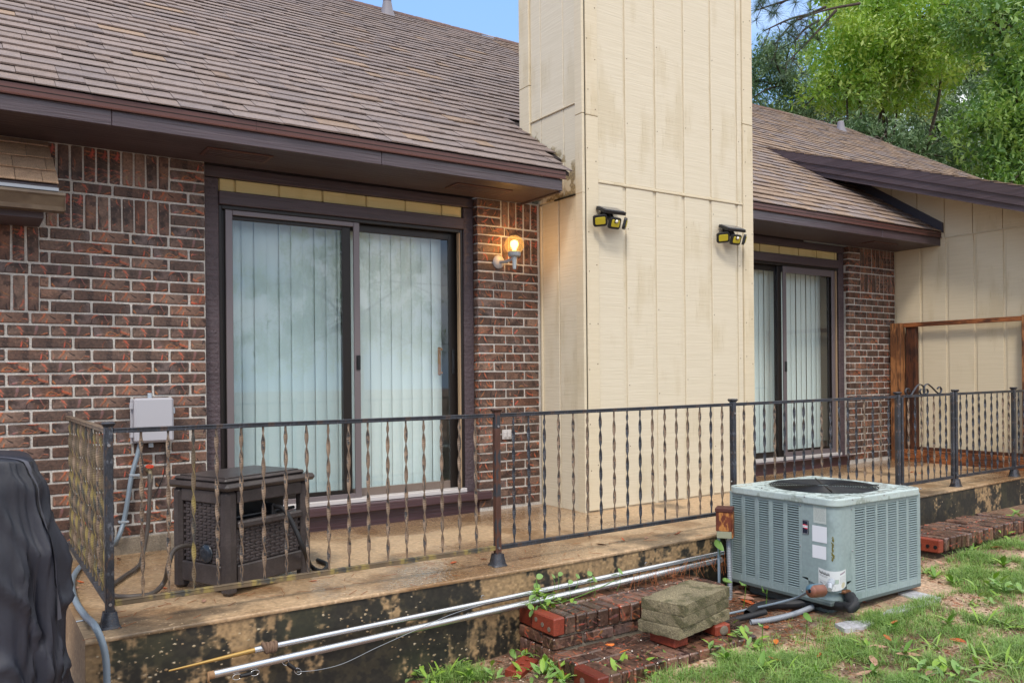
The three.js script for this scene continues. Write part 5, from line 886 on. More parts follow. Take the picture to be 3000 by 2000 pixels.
{ // brick edging beyond the condenser
  const E = thing('brick_edging', 'low run of rowlock bricks laid in the soil beyond the condenser', 'brick edging');
  mesh('soil_bed', [bx(6.02, 7.42, -0.4, -0.15, 2.02, 2.36, 0.01)], std({ color: 0x3d2f26, roughness: 1 }), E);
  for (let k = 0; k < 18; k++) { const x = 6.0 + k * 0.08, y = -0.128 + k * 0.0008 + rr(-0.006, 0.006); const f = sb(E, x, x + 0.066, y - 0.1, y, 2.2, 2.4, k ? null : clay, 0.02, true); sb(E, x, x + 0.068, y - 0.1, y + rr(-0.006, 0.004), 2.0, 2.19, null, 0.02, true); if (!k) for (const z of [-0.05, 0.012, 0.07]) mesh('core_hole', [cyl(0.014, 0.014, 0.003, 14).rotateZ(Math.PI / 2).translate(-0.0335, -0.005, z)], plasticBlack, f); }
  const wht = (pts, y, h, lab) => { const P = pts.map(([a, b]) => { const p = onY(a, b, y); return V(p.x, y - h, p.z); }); return tag(mesh('stone_shard', [prism(P, V(0, h, 0))], slabWhite), lab, 'stone'); };
  wht([[2632, 1737], [2668, 1727], [2759, 1749], [2757, 1757], [2692, 1776], [2688, 1760], [2694, 1758]], -0.322, 0.05, 'broad white stone slab sticking out from under the condenser');
  wht([[2588, 1796], [2600, 1786], [2690, 1761], [2691, 1776], [2640, 1792]], -0.330, 0.05, 'narrow white stone strip lying in front of the condenser');
  wht([[2446, 1826], [2480, 1818], [2558, 1816], [2562, 1823], [2530, 1836], [2475, 1842]], -0.352, 0.03, 'flat pale stone shard in the soil below the condenser corner');
}
// ---------------------------------------------------------------- flag poles lying along the slab face
{
  const A = thing('flag_pole', 'thin aluminium pole with a tapered gold tip lying along the slab face', 'pole');
  const z1 = 1.865, y = x => lerp(-0.16, -0.102, (x - 0.78) / 3.6);
  mesh('gold_tip', [rod(V(0.745, -0.166, 1.9), V(1.125, y(1.125), z1 + 0.01), 0.004, 12, 0.0125)], std({ color: 0xb8965a, roughness: 0.3, metalness: 0.85 }), A);
  mesh('ferrule', [rod(V(1.125, y(1.125), z1 + 0.01), V(1.165, y(1.165), z1 + 0.009), 0.0155, 14)], chrome, A);
  mesh('shaft', [rod(V(1.165, y(1.165), z1 + 0.009), V(2.75, y(2.75), z1), 0.0145, 14), rod(V(2.75, y(2.75), z1), V(4.3, y(4.3), z1 - 0.01), 0.0165, 14)], chrome, A);
  const knob = []; for (let k = 0; k < 5; k++) { const t = new THREE.TorusGeometry(0.02, 0.009, 6, 16); t.rotateY(Math.PI / 2); t.rotateZ(rr(-0.4, 0.4)); knob.push(t.translate(1.172 + k * 0.012, y(1.18) + rr(-0.003, 0.003), z1 + 0.012)); } mesh('cord_wrap', knob, std({ color: 0x6a5444, roughness: 0.9 }), A);
  const B = thing('flag_pole', 'longer bare aluminium pole lying in front of the gold tipped one', 'pole'), z2 = 1.905, yb = x => lerp(-0.212, -0.138, (x - 0.945) / 3.3);
  mesh('shaft', [rod(V(0.93, yb(0.93), 1.925), V(2.25, yb(2.25), z2), 0.0178, 16), rod(V(2.25, yb(2.25), z2), V(4.24, yb(4.24), z2 - 0.015), 0.0195, 16)], chrome, B);
  mesh('end_plug', [rod(V(0.905, yb(0.9), 1.927), V(0.93, yb(0.93), 1.925), 0.0185, 12), new THREE.TorusGeometry(0.02, 0.005, 6, 16).rotateY(1.4).translate(0.905, yb(0.9) - 0.006, 1.93)], std({ color: 0x8a6a4a, roughness: 0.7 }), B);
  const clip = (px, py, a, lab) => { const p = onZ(px, py, 1.935), G = thing('snap_clip', lab, 'clip', null, [p.x, p.y, p.z]); G.rotation.z = a; mesh('clip_body', [rod(V(-0.022, 0, 0), V(0.024, 0, 0), 0.0095, 8), rod(V(0.024, 0, 0), V(0.036, 0, 0), 0.006, 8)], plasticBlack, G); const o = x => { const t = new THREE.TorusGeometry(0.017, 0.0022, 6, 20); t.scale(1.15, 0.75, 1); return t.translate(x, 0, 0); }; mesh('wire_loop', [o(-0.036)], chrome, G); mesh('wire_loop', [o(0.045)], chrome, G); };
  clip(717, 1977, 0.02, 'black snap clip with wire loops hanging below the end of the longer pole'); clip(852, 1951, -0.75, 'black snap clip with wire loops hanging from the cord of the gold tipped pole');
  const cord = (p, r, lab, m = conduitGrey) => tag(mesh('cord', [tube(p.map(([a, b, z]) => onZ(a, b, z)), r, 50, 5)], m), lab, 'cord');
  cord([[870, 1968, 1.94], [930, 1962, 1.93], [1000, 1945, 1.93], [1100, 1898, 1.93], [1200, 1853, 1.935], [1320, 1800, 1.93], [1420, 1768, 1.9]], 0.0016, 'thin pale halyard cord hanging below the poles');
  cord([[1290, 1812, 1.925], [1370, 1786, 1.92], [1470, 1762, 1.91], [1600, 1735, 1.91]], 0.0022, 'dark cord lying on top of the longer pole', rubber);
  for (const [px, py] of [[1414, 1748], [1893, 1651]]) { const p = onZ(px, py, 1.835), t = new THREE.TorusGeometry(0.009, 0.0025, 6, 14, 5); tag(mesh('screw_eye', [t.translate(p.x, p.y, p.z)], steel), px < 1500 ? 'small steel eye hook in the slab face above the bare part of the poles' : 'small steel eye hook in the slab face above the brick steps', 'hook'); }
}
// ---------------------------------------------------------------- vegetation
const bladeGeo = (n, h, sp, w, sd) => { // tuft of grass blades
  seed(sd); const pos = [], idx = []; for (let k = 0; k < n; k++) { const a = rr(0, 6.28), r = rr(0, sp * 0.4), L = h * rr(0.25, 1.1), lean = rr(0.15, 1.3), bx0 = Math.cos(a) * r, bz0 = Math.sin(a) * r, b = a + rr(-0.8, 0.8), cx = Math.cos(b), cz = Math.sin(b), px = -cz * w / 2, pz = cx * w / 2, o = pos.length / 3; for (let s = 0; s <= 2; s++) { const t = s / 2, q = lean * t * t * L, yy = L * t * (1 - 0.35 * lean * t), ww = 1 - t * 0.95; pos.push(bx0 + cx * q + px * ww, yy, bz0 + cz * q + pz * ww, bx0 + cx * q - px * ww, yy, bz0 + cz * q - pz * ww); } idx.push(o, o + 2, o + 1, o + 1, o + 2, o + 3, o + 2, o + 4, o + 3, o + 3, o + 4, o + 5); }
  const g = new THREE.BufferGeometry(); g.setAttribute('position', new THREE.Float32BufferAttribute(pos, 3)); g.setIndex(idx); g.computeVertexNormals(); return g; };
const leafShape = (L, W, n = 5, cup = 0.15, droop = 0.3, pw = 1, ep = 0.8) => { // one leaf along +x from the origin
  const pos = [], idx = []; for (let k = 0; k <= n; k++) { const t = k / n, w = W / 2 * Math.pow(Math.sin(Math.PI * Math.pow(clamp(t * 0.97 + 0.03), pw)), ep), y = -droop * L * t * t; pos.push(t * L, y, -w, t * L, y - cup * w, 0, t * L, y, w); } for (let k = 0; k < n; k++) { const a = k * 3; idx.push(a, a + 1, a + 3, a + 3, a + 1, a + 4, a + 1, a + 2, a + 4, a + 4, a + 2, a + 5); }
  const g = new THREE.BufferGeometry(); g.setAttribute('position', new THREE.Float32BufferAttribute(pos, 3)); g.setIndex(idx); g.computeVertexNormals(); return g.toNonIndexed(); };
const xf = (g, f) => { const o = new THREE.Object3D(); f(o); o.updateMatrix(); return g.clone().applyMatrix4(o.matrix); };
const G = { bright: leafM(0.27, 0.45, 0.04), mid: leafM(0.14, 0.30, 0.03), pale: leafM(0.22, 0.39, 0.09), grass: leafM(0.19, 0.34, 0.06, 0.3), grass2: leafM(0.28, 0.39, 0.09, 0.3), straw: leafM(0.36, 0.26, 0.13, 0.2) };
// where a point of the ground seen at a photo pixel lies
const gp = (px, py) => { let p = onY(px, py, -0.35); for (let i = 0; i < 6; i++) p = onY(px, py, groundY(p.x, p.z)); return p; };
const blocked = (x, z) => z < slabEdge(x) + 0.02 || (x > 2.58 && x < 3.95 && z < 2.62) || (x > 4.3 && x < 5.27 && z > 1.85 && z < 2.74) || (x > 5.05 && x < 5.45 && z < 2.84) || (x > 4.62 && x < 5.25 && z < 2.83) || (x > 5.98 && x < 7.46 && z < 2.42) || (x < 0.42 && z < 2.6);
// cover of the lawn: patches read off the photograph (pixel, radius in metres, strength)
const patches = [[2850, 1800, 0.5, 1], [2950, 1700, 0.45, 0.9], [2650, 1850, 0.42, 0.95], [2500, 1930, 0.38, 0.9], [2800, 1930, 0.5, 1], [2950, 1880, 0.6, 1], [2300, 1940, 0.28, 0.9], [2100, 1960, 0.28, 0.85], [2400, 1990, 0.3, 0.9], [2200, 1990, 0.25, 0.9], [1950, 1985, 0.2, 0.8], [2900, 1640, 0.35, 0.9], [2780, 1720, 0.22, 0.5], [2990, 1600, 0.35, 0.8], [2950, 1530, 0.22, 0.6], [2870, 1560, 0.15, 0.6], [1350, 1985, 0.2, 0.8], [2660, 1990, 0.4, 1], [2600, 1880, 0.3, 0.8]].map(([a, b, r, s]) => { const p = gp(a, b); return [p.x, p.z, r, s]; });
const cover = (x, z) => { let c = 0; for (const [a, b, r, s] of patches) c = Math.max(c, s * Math.exp(-Math.pow(Math.hypot(x - a, z - b) / r, 2))); return c * clamp(0.62 + 1.9 * fbm3(x * 4, 0.6, z * 4, 3)); };
{
  const kinds = [[bladeGeo(13, 0.085, 0.1, 0.0046, 3), G.grass, 2900, 'fine green grass in patches on the soil'], [bladeGeo(9, 0.07, 0.09, 0.007, 4), G.grass2, 1900, 'yellowish broad-bladed grass in patches on the soil'], [bladeGeo(7, 0.05, 0.08, 0.003, 9), G.straw, 900, 'dry straw-coloured grass and pine needles on the soil']];
  seed(88);
  kinds.forEach(([g, m, n, lab], ki) => {
    const L = []; let tries = 0; while (L.length < n && tries++ < 400000) { const x = rr(0.5, 11), z = rr(1.8, 5.2); if (blocked(x, z)) continue; const d = (x - CAM.x) * sY - (z - CAM.z) * cY; if (d < 1.2) continue; const a = ((x - CAM.x) * cY + (z - CAM.z) * sY) / d * F + 1500; if (a < -80 || a > 3080) continue; const c = cover(x, z); if (rnd() > (ki === 2 ? 0.12 + 0.2 * c : c * c)) continue; L.push([x, z]); }
    const im = new THREE.InstancedMesh(g, m, L.length), o = new THREE.Object3D(); L.forEach(([x, z], i) => { o.position.set(x, groundY(x, z) - 0.004, z); o.rotation.set(ki === 2 ? rr(0.5, 1.2) : rr(-0.2, 0.2), rr(0, 6.28), rr(-0.2, 0.2)); o.scale.setScalar(rr(0.55, 1.15)); o.updateMatrix(); im.setMatrixAt(i, o.matrix); });
    im.name = numbered('grass'); im.castShadow = im.receiveShadow = true; im.userData = { kind: 'stuff', label: lab, category: 'grass' }; scene.add(im);
  });
}
{ // soil crumbs, pebbles and leaf scraps
  seed(19); const ico = new THREE.IcosahedronGeometry(1, 1), p = ico.attributes.position; for (let i = 0; i < p.count; i++) { const k = 1 + 0.5 * fbm3(p.getX(i) * 1.3, p.getY(i) * 1.3, p.getZ(i) * 1.3, 2); p.setXYZ(i, p.getX(i) * k, p.getY(i) * k * 0.65, p.getZ(i) * k); } ico.computeVertexNormals();
  const flake = leafShape(0.03, 0.014, 2, 0.5, 0.3);
  for (const [g, m, n, a, b, lab, nm] of [[ico, std({ color: 0x6e5644, roughness: 1 }), 2600, 0.0025, 0.010, 'brown crumbs of soil', 'soil_crumbs'], [ico, std({ color: 0xb3a08c, roughness: 0.9 }), 700, 0.002, 0.008, 'pale grit and pebbles in the soil', 'grit'], [flake, leafDead[2], 900, 0.5, 1.3, 'brown scraps of dead leaf on the soil', 'leaf_scraps'], [flake, leafDead[1], 500, 0.5, 1.2, 'tan scraps of dead leaf on the soil', 'leaf_scraps']]) {
    const L = []; let tries = 0; while (L.length < n && tries++ < 100000) { const px = rr(1100, 3000), py = rr(1480, 2000), q = gp(px, py); if (blocked(q.x, q.z) || q.z > 5) continue; const near = px > 2050 && px < 2500 && py < 1850; if (nm === 'leaf_scraps' && !near && rnd() < 0.6) continue; L.push(q); }
    const im = new THREE.InstancedMesh(g, m, L.length), o = new THREE.Object3D(); L.forEach((q, i) => { o.position.copy(q); o.position.y += 0.003; o.rotation.set(rr(-0.4, 0.4), rr(0, 6.28), rr(-0.4, 0.4)); o.scale.setScalar(lerp(a, b, Math.pow(rnd(), 2))); o.updateMatrix(); im.setMatrixAt(i, o.matrix); }); im.name = numbered(nm); im.castShadow = im.receiveShadow = true; im.userData = { kind: 'stuff', label: lab, category: 'debris' }; scene.add(im);
  }
}
// weeds: three kinds, each a thing of its own
function rosette(n, L, W, mat, name, sd, opt = {}) {
  seed(sd); const R = new THREE.Group(); R.name = name; R.userData.look = sd; const lf = leafShape(L, W, 5, 0.25, opt.droop ?? 0.45, opt.pw ?? 1);
  for (let k = 0; k < n; k++) { const m = new THREE.Mesh(lf, mat[k % mat.length]); m.name = 'leaf'; m.castShadow = m.receiveShadow = true; m.rotation.set(rr(-0.4, 0.4), k * 2.4 + rr(-0.8, 0.8), rr(0.15, 1.2)); m.rotation.order = 'YZX'; m.scale.set(rr(0.45, 1.15), rr(0.7, 1.4), rr(0.6, 1.1)); m.position.y = rr(0, opt.h ?? 0.015); if (opt.stem) { m.position.x = rr(-1, 1) * opt.stem; m.position.z = rr(-1, 1) * opt.stem; } R.add(m); }
  return R;
}
const weedA = rosette(13, 0.085, 0.026, [G.bright, G.mid], 'weed', 1), weedB = rosette(16, 0.05, 0.022, [G.pale, G.bright], 'weed', 2, { stem: 0.05, h: 0.05 }), weedC = rosette(30, 0.10, 0.009, [G.bright, G.grass, G.grass2], 'weed', 3, { droop: 0.5, stem: 0.035, h: 0.01 });
const looks = { 1: 'broad-bladed ', 2: 'small-leaved sprawling ', 3: 'thin strappy ' };
const plant = (src, p, s, label, group, turn = rr(0, 6.28)) => { label = looks[src.userData.look] + label; const c = src.clone(); c.name = numbered(src.name); c.userData = { label, category: 'weed', group }; c.position.set(p.x, p.y - 0.004, p.z); c.rotation.y = turn; c.scale.setScalar(s); scene.add(c); return c; };
seed(17);
for (const [px, py, k, s] of [[1310, 1985, 2, 1.2], [1370, 1990, 0, 1.1], [1270, 1995, 2, 1], [1345, 1960, 0, 1.2], [1420, 1992, 1, 1.2], [1240, 1998, 1, 1.2]]) plant([weedA, weedB, weedC][k], gp(px, py), s, 'green weed growing at the foot of the black slab face', 'weeds along the slab face');
for (const [px, py, k, s] of [[1560, 1990, 1, 1.5], [1595, 1975, 0, 1], [1630, 1990, 1, 1.5], [1600, 1950, 1, 1.1], [1540, 1930, 1, 0.9], [1650, 1998, 0, 1]]) plant([weedA, weedB, weedC][k], gp(px, py), s, 'weed beside the left side of the lower brick step', 'weeds left of the brick steps');
for (const [px, py, k, s] of [[1820, 1985, 1, 1.5], [1870, 1975, 1, 1.4], [1920, 1965, 1, 1.2], [1780, 1995, 1, 1.4], [1960, 1945, 0, 0.8]]) plant([weedA, weedB, weedC][k], gp(px, py), s, 'weed in front of the lower brick step', 'weeds before the lower step');
for (const [px, py, k, s] of [[2050, 1920, 0, 1], [2095, 1915, 1, 1.2], [2130, 1935, 0, 0.9], [2180, 1890, 1, 1.4], [2210, 1905, 0, 0.8], [2160, 1870, 1, 1.2], [2270, 1985, 2, 1], [2330, 1975, 2, 1.1], [2400, 1980, 2, 1.1], [2230, 1965, 0, 1.1]]) plant([weedA, weedB, weedC][k], gp(px, py), s, 'weed on the bare soil between the steps and the condenser', 'weeds before the condenser');
for (const [px, py, k, s] of [[2715, 1680, 2, 1.1], [2740, 1695, 0, 1], [2790, 1710, 0, 1.1], [2810, 1718, 2, 0.7], [2900, 1735, 1, 1.6], [2950, 1745, 1, 1.5], [2940, 1660, 0, 1.3], [2880, 1775, 1, 1]]) plant([weedA, weedB, weedC][k], gp(px, py), s, 'weed on the sandy soil to the right of the condenser', 'weeds right of the condenser');
for (const [px, py, k, s] of [[2830, 1585, 1, 1.5], [2850, 1615, 0, 0.9], [2890, 1560, 1, 1.3], [2920, 1575, 1, 1.4], [2950, 1500, 1, 1.6], [2985, 1480, 1, 1.8], [2895, 1490, 1, 1.2], [2870, 1487, 1, 0.9], [2960, 1560, 0, 0.8], [2995, 1530, 1, 1.8]]) plant([weedA, weedB, weedC][k], gp(px, py), s, 'pale weed growing round the brick edging beyond the condenser', 'weeds by the brick edging');
for (const [px, py, k, s] of [[2890, 1830, 2, 1.3], [2950, 1840, 2, 1.2], [2980, 1960, 2, 1.4], [2900, 1960, 2, 1.4], [2800, 1990, 1, 1.6], [2720, 1985, 1, 1.5], [2850, 1910, 2, 1], [2780, 1830, 0, 1.2], [2620, 1845, 0, 0.9], [2540, 1900, 0, 1], [2480, 1935, 2, 0.9], [2560, 1975, 0, 1], [2650, 1920, 0, 1], [2740, 1900, 2, 1]]) plant([weedA, weedB, weedC][k], gp(px, py), s, 'weed growing in the patchy lawn', 'weeds in the lawn');
{ // round-leaved seedlings: one big leaf on a stalk
  const round = leafShape(0.078, 0.082, 10, 0.5, 0.35, 0.75, 0.6);
  const one = (px, py, z, y, s, lab) => { const p = onZ(px, py, z), T = thing('seedling', lab, 'seedling', 'round-leaved seedlings', [p.x, p.y, p.z]); const m = mesh('leaf', round, rnd() < 0.5 ? G.pale : G.mid, T); m.scale.set(s * 0.85, s * 1.3, s * rr(0.65, 0.9)); m.rotation.set(rr(0.3, 0.8), rr(-1.2, 0.8), rr(-0.2, 0.4)); m.position.set(-0.04 * s, 0, 0); mesh('stalk', [tube([V(0, 0, 0), V(0.006, (y - p.y) * 0.5, -0.01), V(0, y - p.y, -0.02)], 0.0025, 8, 5)], G.mid, T); };
  seed(41); one(2108, 1585, 1.95, -0.3, 1.15, 'broad round leaf standing beside the disconnect post'); one(2130, 1696, 2.02, -0.38, 0.9, 'round-leaved seedling at the foot of the disconnect post'); one(2185, 1710, 2.2, -0.37, 0.75, 'round-leaved seedling in front of the condenser louvres beside the conduit'); one(2248, 1725, 2.35, -0.37, 0.85, 'round-leaved seedling in front of the condenser louvres nearer its front corner'); one(2366, 1797, 2.85, -0.4, 0.85, 'round leaf beside the ribbed conduit below the condenser corner'); one(2235, 1828, 2.8, -0.4, 0.6, 'small round leaf below the ribbed conduit'); one(1508, 1903, 2.0, -0.48, 0.8, 'round-leaved seedling against the left side of the steps');
}
{ // vine over the poles
  seed(63); const Vn = thing('vine', 'bright green vine with pointed leaves growing over the poles above the steps', 'vine');
  const lf = leafShape(0.055, 0.03, 5, 0.25, 0.35), hr = leafShape(0.036, 0.036, 7, 0.25, 0.3, 0.8, 0.55);
  const S = [[1560, 1790], [1590, 1770], [1640, 1765], [1700, 1745], [1760, 1720], [1800, 1700]]; mesh('stem', [tube(S.map(([a, b]) => onZ(a, b, 1.94)), 0.003, 30, 5)], G.mid, Vn); mesh('stem', [tube([[1590, 1790], [1580, 1750], [1572, 1700]].map(([a, b]) => onZ(a, b, 1.95)), 0.0025, 12, 5)], G.mid, Vn);
  for (let k = 0; k < 64; k++) { const t = Math.pow(rnd(), 1.5), px = 1562 + t * 170 + rr(-14, 14), py = lerp(1765, 1772, t) + rr(-42, 26) * (1 - t * 0.5), p = onZ(px, py, 1.93 + rr(0, 0.07)), m = mesh('leaf', lf, [G.bright, G.pale][k % 2], Vn); m.position.copy(p); m.rotation.order = 'YZX'; m.rotation.set(rr(-0.5, 0.5), rr(0, 6.28), rr(-0.6, 0.7)); m.scale.setScalar(rr(0.6, 1.1)); }
  for (const [px, py] of [[1572, 1690], [1620, 1690], [1635, 1682], [1665, 1705], [1690, 1690], [1722, 1682], [1815, 1676], [1740, 1700], [1565, 1720]]) { const m = mesh('leaf', hr, G.pale, Vn); m.position.copy(onZ(px, py, 1.91)); m.rotation.order = 'YZX'; m.rotation.set(0.9, rr(-1, 1), 0.3); m.scale.setScalar(rr(0.8, 1.25)); const q = onZ(px + rr(-8, 14), py + rr(40, 60), 1.93); mesh('stem', [tube([m.position.clone(), m.position.clone().lerp(q, 0.5).add(V(rr(-0.01, 0.01), 0, 0.01)), q], 0.0016, 8, 4)], G.mid, Vn); }
}
{ // fallen leaves
  const src = [leafShape(0.1, 0.034, 6, 0.35, 0.12), leafShape(0.075, 0.03, 6, 0.5, -0.2), leafShape(0.12, 0.05, 6, 0.3, 0.2)];
  const drop = (p, k, m, s, lab, grp) => { const o = mesh('fallen_leaf', src[k], leafDead[m]); o.position.copy(p); o.rotation.order = 'YZX'; o.rotation.set(rr(-0.35, 0.35), rr(0, 6.28), rr(-0.05, 0.2)); o.scale.setScalar(s); tag(o, ['rust-orange ', 'pinkish tan ', 'dark brown ', 'vivid orange '][m] + ['slim ', 'curled ', 'wide '][k] + lab, 'leaf', grp); };
  seed(91);
  for (const [px, py, k, m, s] of [[1800, 1885, 1, 3, 1.1], [1815, 1912, 0, 3, 0.9]]) { const p = onY(px, py, -0.362); drop(p, k, m, s, 'fallen leaf on the lower brick step', 'orange leaves on the lower step'); }
  for (const [px, py] of [[2180, 1745], [2200, 1735], [2230, 1750], [2165, 1720], [2210, 1760], [2260, 1740], [2150, 1740], [2190, 1775], [2170, 1760], [2240, 1730], [2205, 1720], [2145, 1765], [2225, 1770], [2280, 1755]]) drop(gp(px, py).add(V(0, 0.012, 0)), 2, Math.floor(rr(0, 3.5)), rr(0.7, 1.2), 'fallen leaf in the litter between the paver stack and the condenser', 'leaf litter beside the condenser');
  for (const [px, py, m, s] of [[2555, 1930, 1, 1.3], [2625, 1925, 1, 1.3], [2600, 1905, 1, 1], [2740, 1978, 1, 1.1], [2830, 1890, 0, 1], [2590, 1868, 0, 0.8], [2610, 1835, 0, 0.7], [2290, 1945, 0, 0.9], [2275, 1897, 3, 0.9], [2250, 1850, 0, 1], [2510, 1985, 1, 1], [2390, 1938, 0, 0.9], [2940, 1608, 0, 0.9], [2835, 1610, 1, 1], [2700, 1930, 1, 0.9], [2485, 1852, 0, 0.6], [2540, 1772, 0, 0.8], [2770, 1660, 1, 1]]) drop(gp(px, py).add(V(0, 0.02, 0)), Math.floor(rr(0, 2)), m, s, 'fallen leaf on the soil and lawn', 'fallen leaves on the lawn');
  for (const [px, py, m] of [[1320, 1650, 0], [1405, 1636, 0], [1745, 1595, 2], [1830, 1588, 0], [1890, 1582, 1], [1975, 1570, 0], [350, 1635, 1], [410, 1607, 1], [470, 1608, 3], [245, 1705, 0], [232, 1720, 1], [490, 1722, 0], [600, 1755, 1], [1560, 1482, 0], [2668, 1400, 3], [2690, 1403, 3], [930, 1700, 0], [1730, 1575, 2]]) { const p = onY(px, py, 0.006); p.y += slabY(p.x); drop(p, Math.floor(rr(0, 2)), m, rr(0.5, 0.85), 'fallen leaf on the patio slab', 'fallen leaves on the patio'); }
  for (const [px, py] of [[1990, 1672], [1945, 1690], [1835, 1695], [1900, 1685], [1930, 1678]]) drop(onY(px, py, -0.19), Math.floor(rr(0, 2)), Math.floor(rr(0, 3)), rr(0.6, 0.9), 'fallen leaf on the top brick step under the poles', 'fallen leaves on the top step');
  // pine needles: thin pairs
  const nd = []; seed(3); for (let k = 0; k < 420; k++) { const px = rr(2080, 2480), py = rr(1690, 1900), p = gp(px, py); if (blocked(p.x, p.z)) continue; const a = rr(0, 3.14), L = rr(0.06, 0.13), q = V(Math.cos(a), rr(-0.05, 0.12), Math.sin(a)).multiplyScalar(L); p.y += 0.008; nd.push(rod(p, p.clone().add(q), 0.0011, 4)); }
  for (let k = 0; k < 70; k++) { const x = rr(0.5, 4.2), z = rr(1.3, 1.8), a = rr(0, 3.14), L = rr(0.05, 0.1), p = V(x, slabY(x) + 0.003, z); nd.push(rod(p, p.clone().add(V(Math.cos(a) * L, 0.001, Math.sin(a) * L)), 0.001, 4)); }
  for (let k = 0; k < 60; k++) { const px = rr(1850, 2130), p = onZ(px, lerp(1690, 1625, (px - 1850) / 280) + rr(-14, 10), 1.93), a = rr(-2.4, -0.7), L = rr(0.05, 0.12); nd.push(rod(p, p.clone().add(V(Math.cos(a) * L, Math.sin(a) * L, rr(-0.02, 0.05))), 0.0011, 4)); }
  const n = mesh('pine_needles', nd, std({ color: 0x9a5a30, roughness: 0.7 })); n.userData = { kind: 'stuff', label: 'scattered brown pine needles on soil, patio and poles', category: 'pine needles' };
  const cn = []; for (let k = 0; k < 70; k++) { const t = k / 70, a = k * 2.4, r = 0.034 * Math.sin(Math.PI * (0.15 + 0.8 * t)) + 0.004; const g = new THREE.ConeGeometry(0.008, 0.02, 5); g.rotateZ(-Math.PI / 2 + 0.5); g.translate(r, t * 0.085, 0); g.rotateY(a); cn.push(g); } const cone = mesh('pine_cone', cn, std({ color: 0x4a3a30, roughness: 0.8 })); const cp = gp(2153, 1845); cone.position.set(cp.x, cp.y + 0.03, cp.z); cone.rotation.set(1.2, 0, 0.9); tag(cone, 'dark pine cone on the soil beside the black pipe', 'pine cone');
  const wt = [], wp0 = onY(2047, 1444 , 0.03); wp0.y = slabY(wp0.x); const wt1 = plant(weedC, wp0, 0.5, 'bright weed sprouting from the slab at the chimney foot', 'weed at the chimney');
}
// ---------------------------------------------------------------- trees
function treeLeafClump(L, W, n, R, sd) { seed(sd); const lf = leafShape(L, W, 2, 0.2, 0.2), a = []; for (let k = 0; k < n; k++) a.push(xf(lf, o => { const u = rr(-1, 1), t = rr(0, 6.28), r = R * Math.cbrt(rnd()), q = Math.sqrt(1 - u * u); o.position.set(r * q * Math.cos(t), r * u * 0.7, r * q * Math.sin(t)); o.rotation.set(rr(0, 6.28), rr(0, 6.28), rr(-0.8, 0.5)); o.scale.setScalar(rr(0.6, 1.15)); })); return join(a); }
const clumpA = treeLeafClump(0.15, 0.062, 26, 0.30, 71), clumpB = treeLeafClump(0.13, 0.055, 26, 0.28, 72);
function limb(a, b, r0, r1, sag = 0.1, n = 10) { const m = a.clone().lerp(b, 0.5).add(V(rr(-1, 1) * sag, rr(0, 1) * sag, rr(-1, 1) * sag)), c = new THREE.CatmullRomCurve3([a, m, b]), g = new THREE.TubeGeometry(c, n, 1, 7), q = g.attributes.position; for (let k = 0; k <= n; k++) { const o = c.getPointAt(k / n), r = lerp(r0, r1, k / n); for (let i = 0; i <= 7; i++) { const j = k * 8 + i; q.setXYZ(j, o.x + (q.getX(j) - o.x) * r, o.y + (q.getY(j) - o.y) * r, o.z + (q.getZ(j) - o.z) * r); } } g.computeVertexNormals(); return g; }
// lobes: [x, y, z, rx, ry, rz] relative to the foot; n clumps in all
function tree(name, label, foot, trunkTop, lobes, n, clump, mats, sd, r0 = 0.22, group) {
  seed(sd); const T = thing(name, label, 'tree', group, foot), top = V(...trunkTop);
  const w = [limb(V(0, -0.4, 0), top, r0, r0 * 0.6, 0.3)]; for (const l of lobes) w.push(limb(top.clone().lerp(V(0, 0, 0), rr(0, 0.35)), V(l[0], l[1], l[2]), r0 * 0.3, 0.02, 0.6)); for (const l of lobes) for (let k = 0; k < 5; k++) { const u = rr(0, 6.28), q = rr(-0.7, 0.8); w.push(limb(V(l[0], l[1], l[2]), V(l[0] + l[3] * 0.9 * Math.cos(u), l[1] + l[4] * q, l[2] + l[5] * 0.9 * Math.sin(u)), 0.04, 0.008, 0.25, 6)); }
  mesh('trunk', w, bark, T);
  const per = mats.map(() => []), vol = lobes.reduce((s, l) => s + l[3] * l[4] * l[5], 0);
  for (const l of lobes) { const m = Math.round(n * l[3] * l[4] * l[5] / vol); for (let k = 0; k < m; k++) { const u = rr(-1, 1), t = rr(0, 6.28), q = Math.sqrt(1 - u * u), r = Math.pow(rnd(), 0.42); const x = l[0] + l[3] * r * q * Math.cos(t), y = l[1] + l[4] * r * u, z = l[2] + l[5] * r * q * Math.sin(t); if (fbm3(x * 0.9 + sd, y * 0.9, z * 0.9, 3) < -0.1) continue; per[Math.floor(rnd() * mats.length)].push([x, y, z]); } }
  per.forEach((L, i) => { const im = new THREE.InstancedMesh(clump, mats[i], L.length), o = new THREE.Object3D(); L.forEach((p, k) => { o.position.set(...p); o.rotation.set(rr(-0.5, 0.5), rr(0, 6.28), rr(-0.5, 0.5)); o.scale.setScalar(rr(0.7, 1.3)); o.updateMatrix(); im.setMatrixAt(k, o.matrix); }); im.name = 'crown'; im.userData.kind = 'stuff'; im.castShadow = im.receiveShadow = true; T.add(im); });
  return T;
}
const at = (px, py, d) => { const v = ray(px, py); return CAM.clone().addScaledVector(v, d); };
const rel = (foot, list) => list.map(([px, py, d, a, b, c]) => { const p = at(px, py, d); return [p.x - foot[0], p.y - foot[1], p.z - foot[2], a, b, c]; });
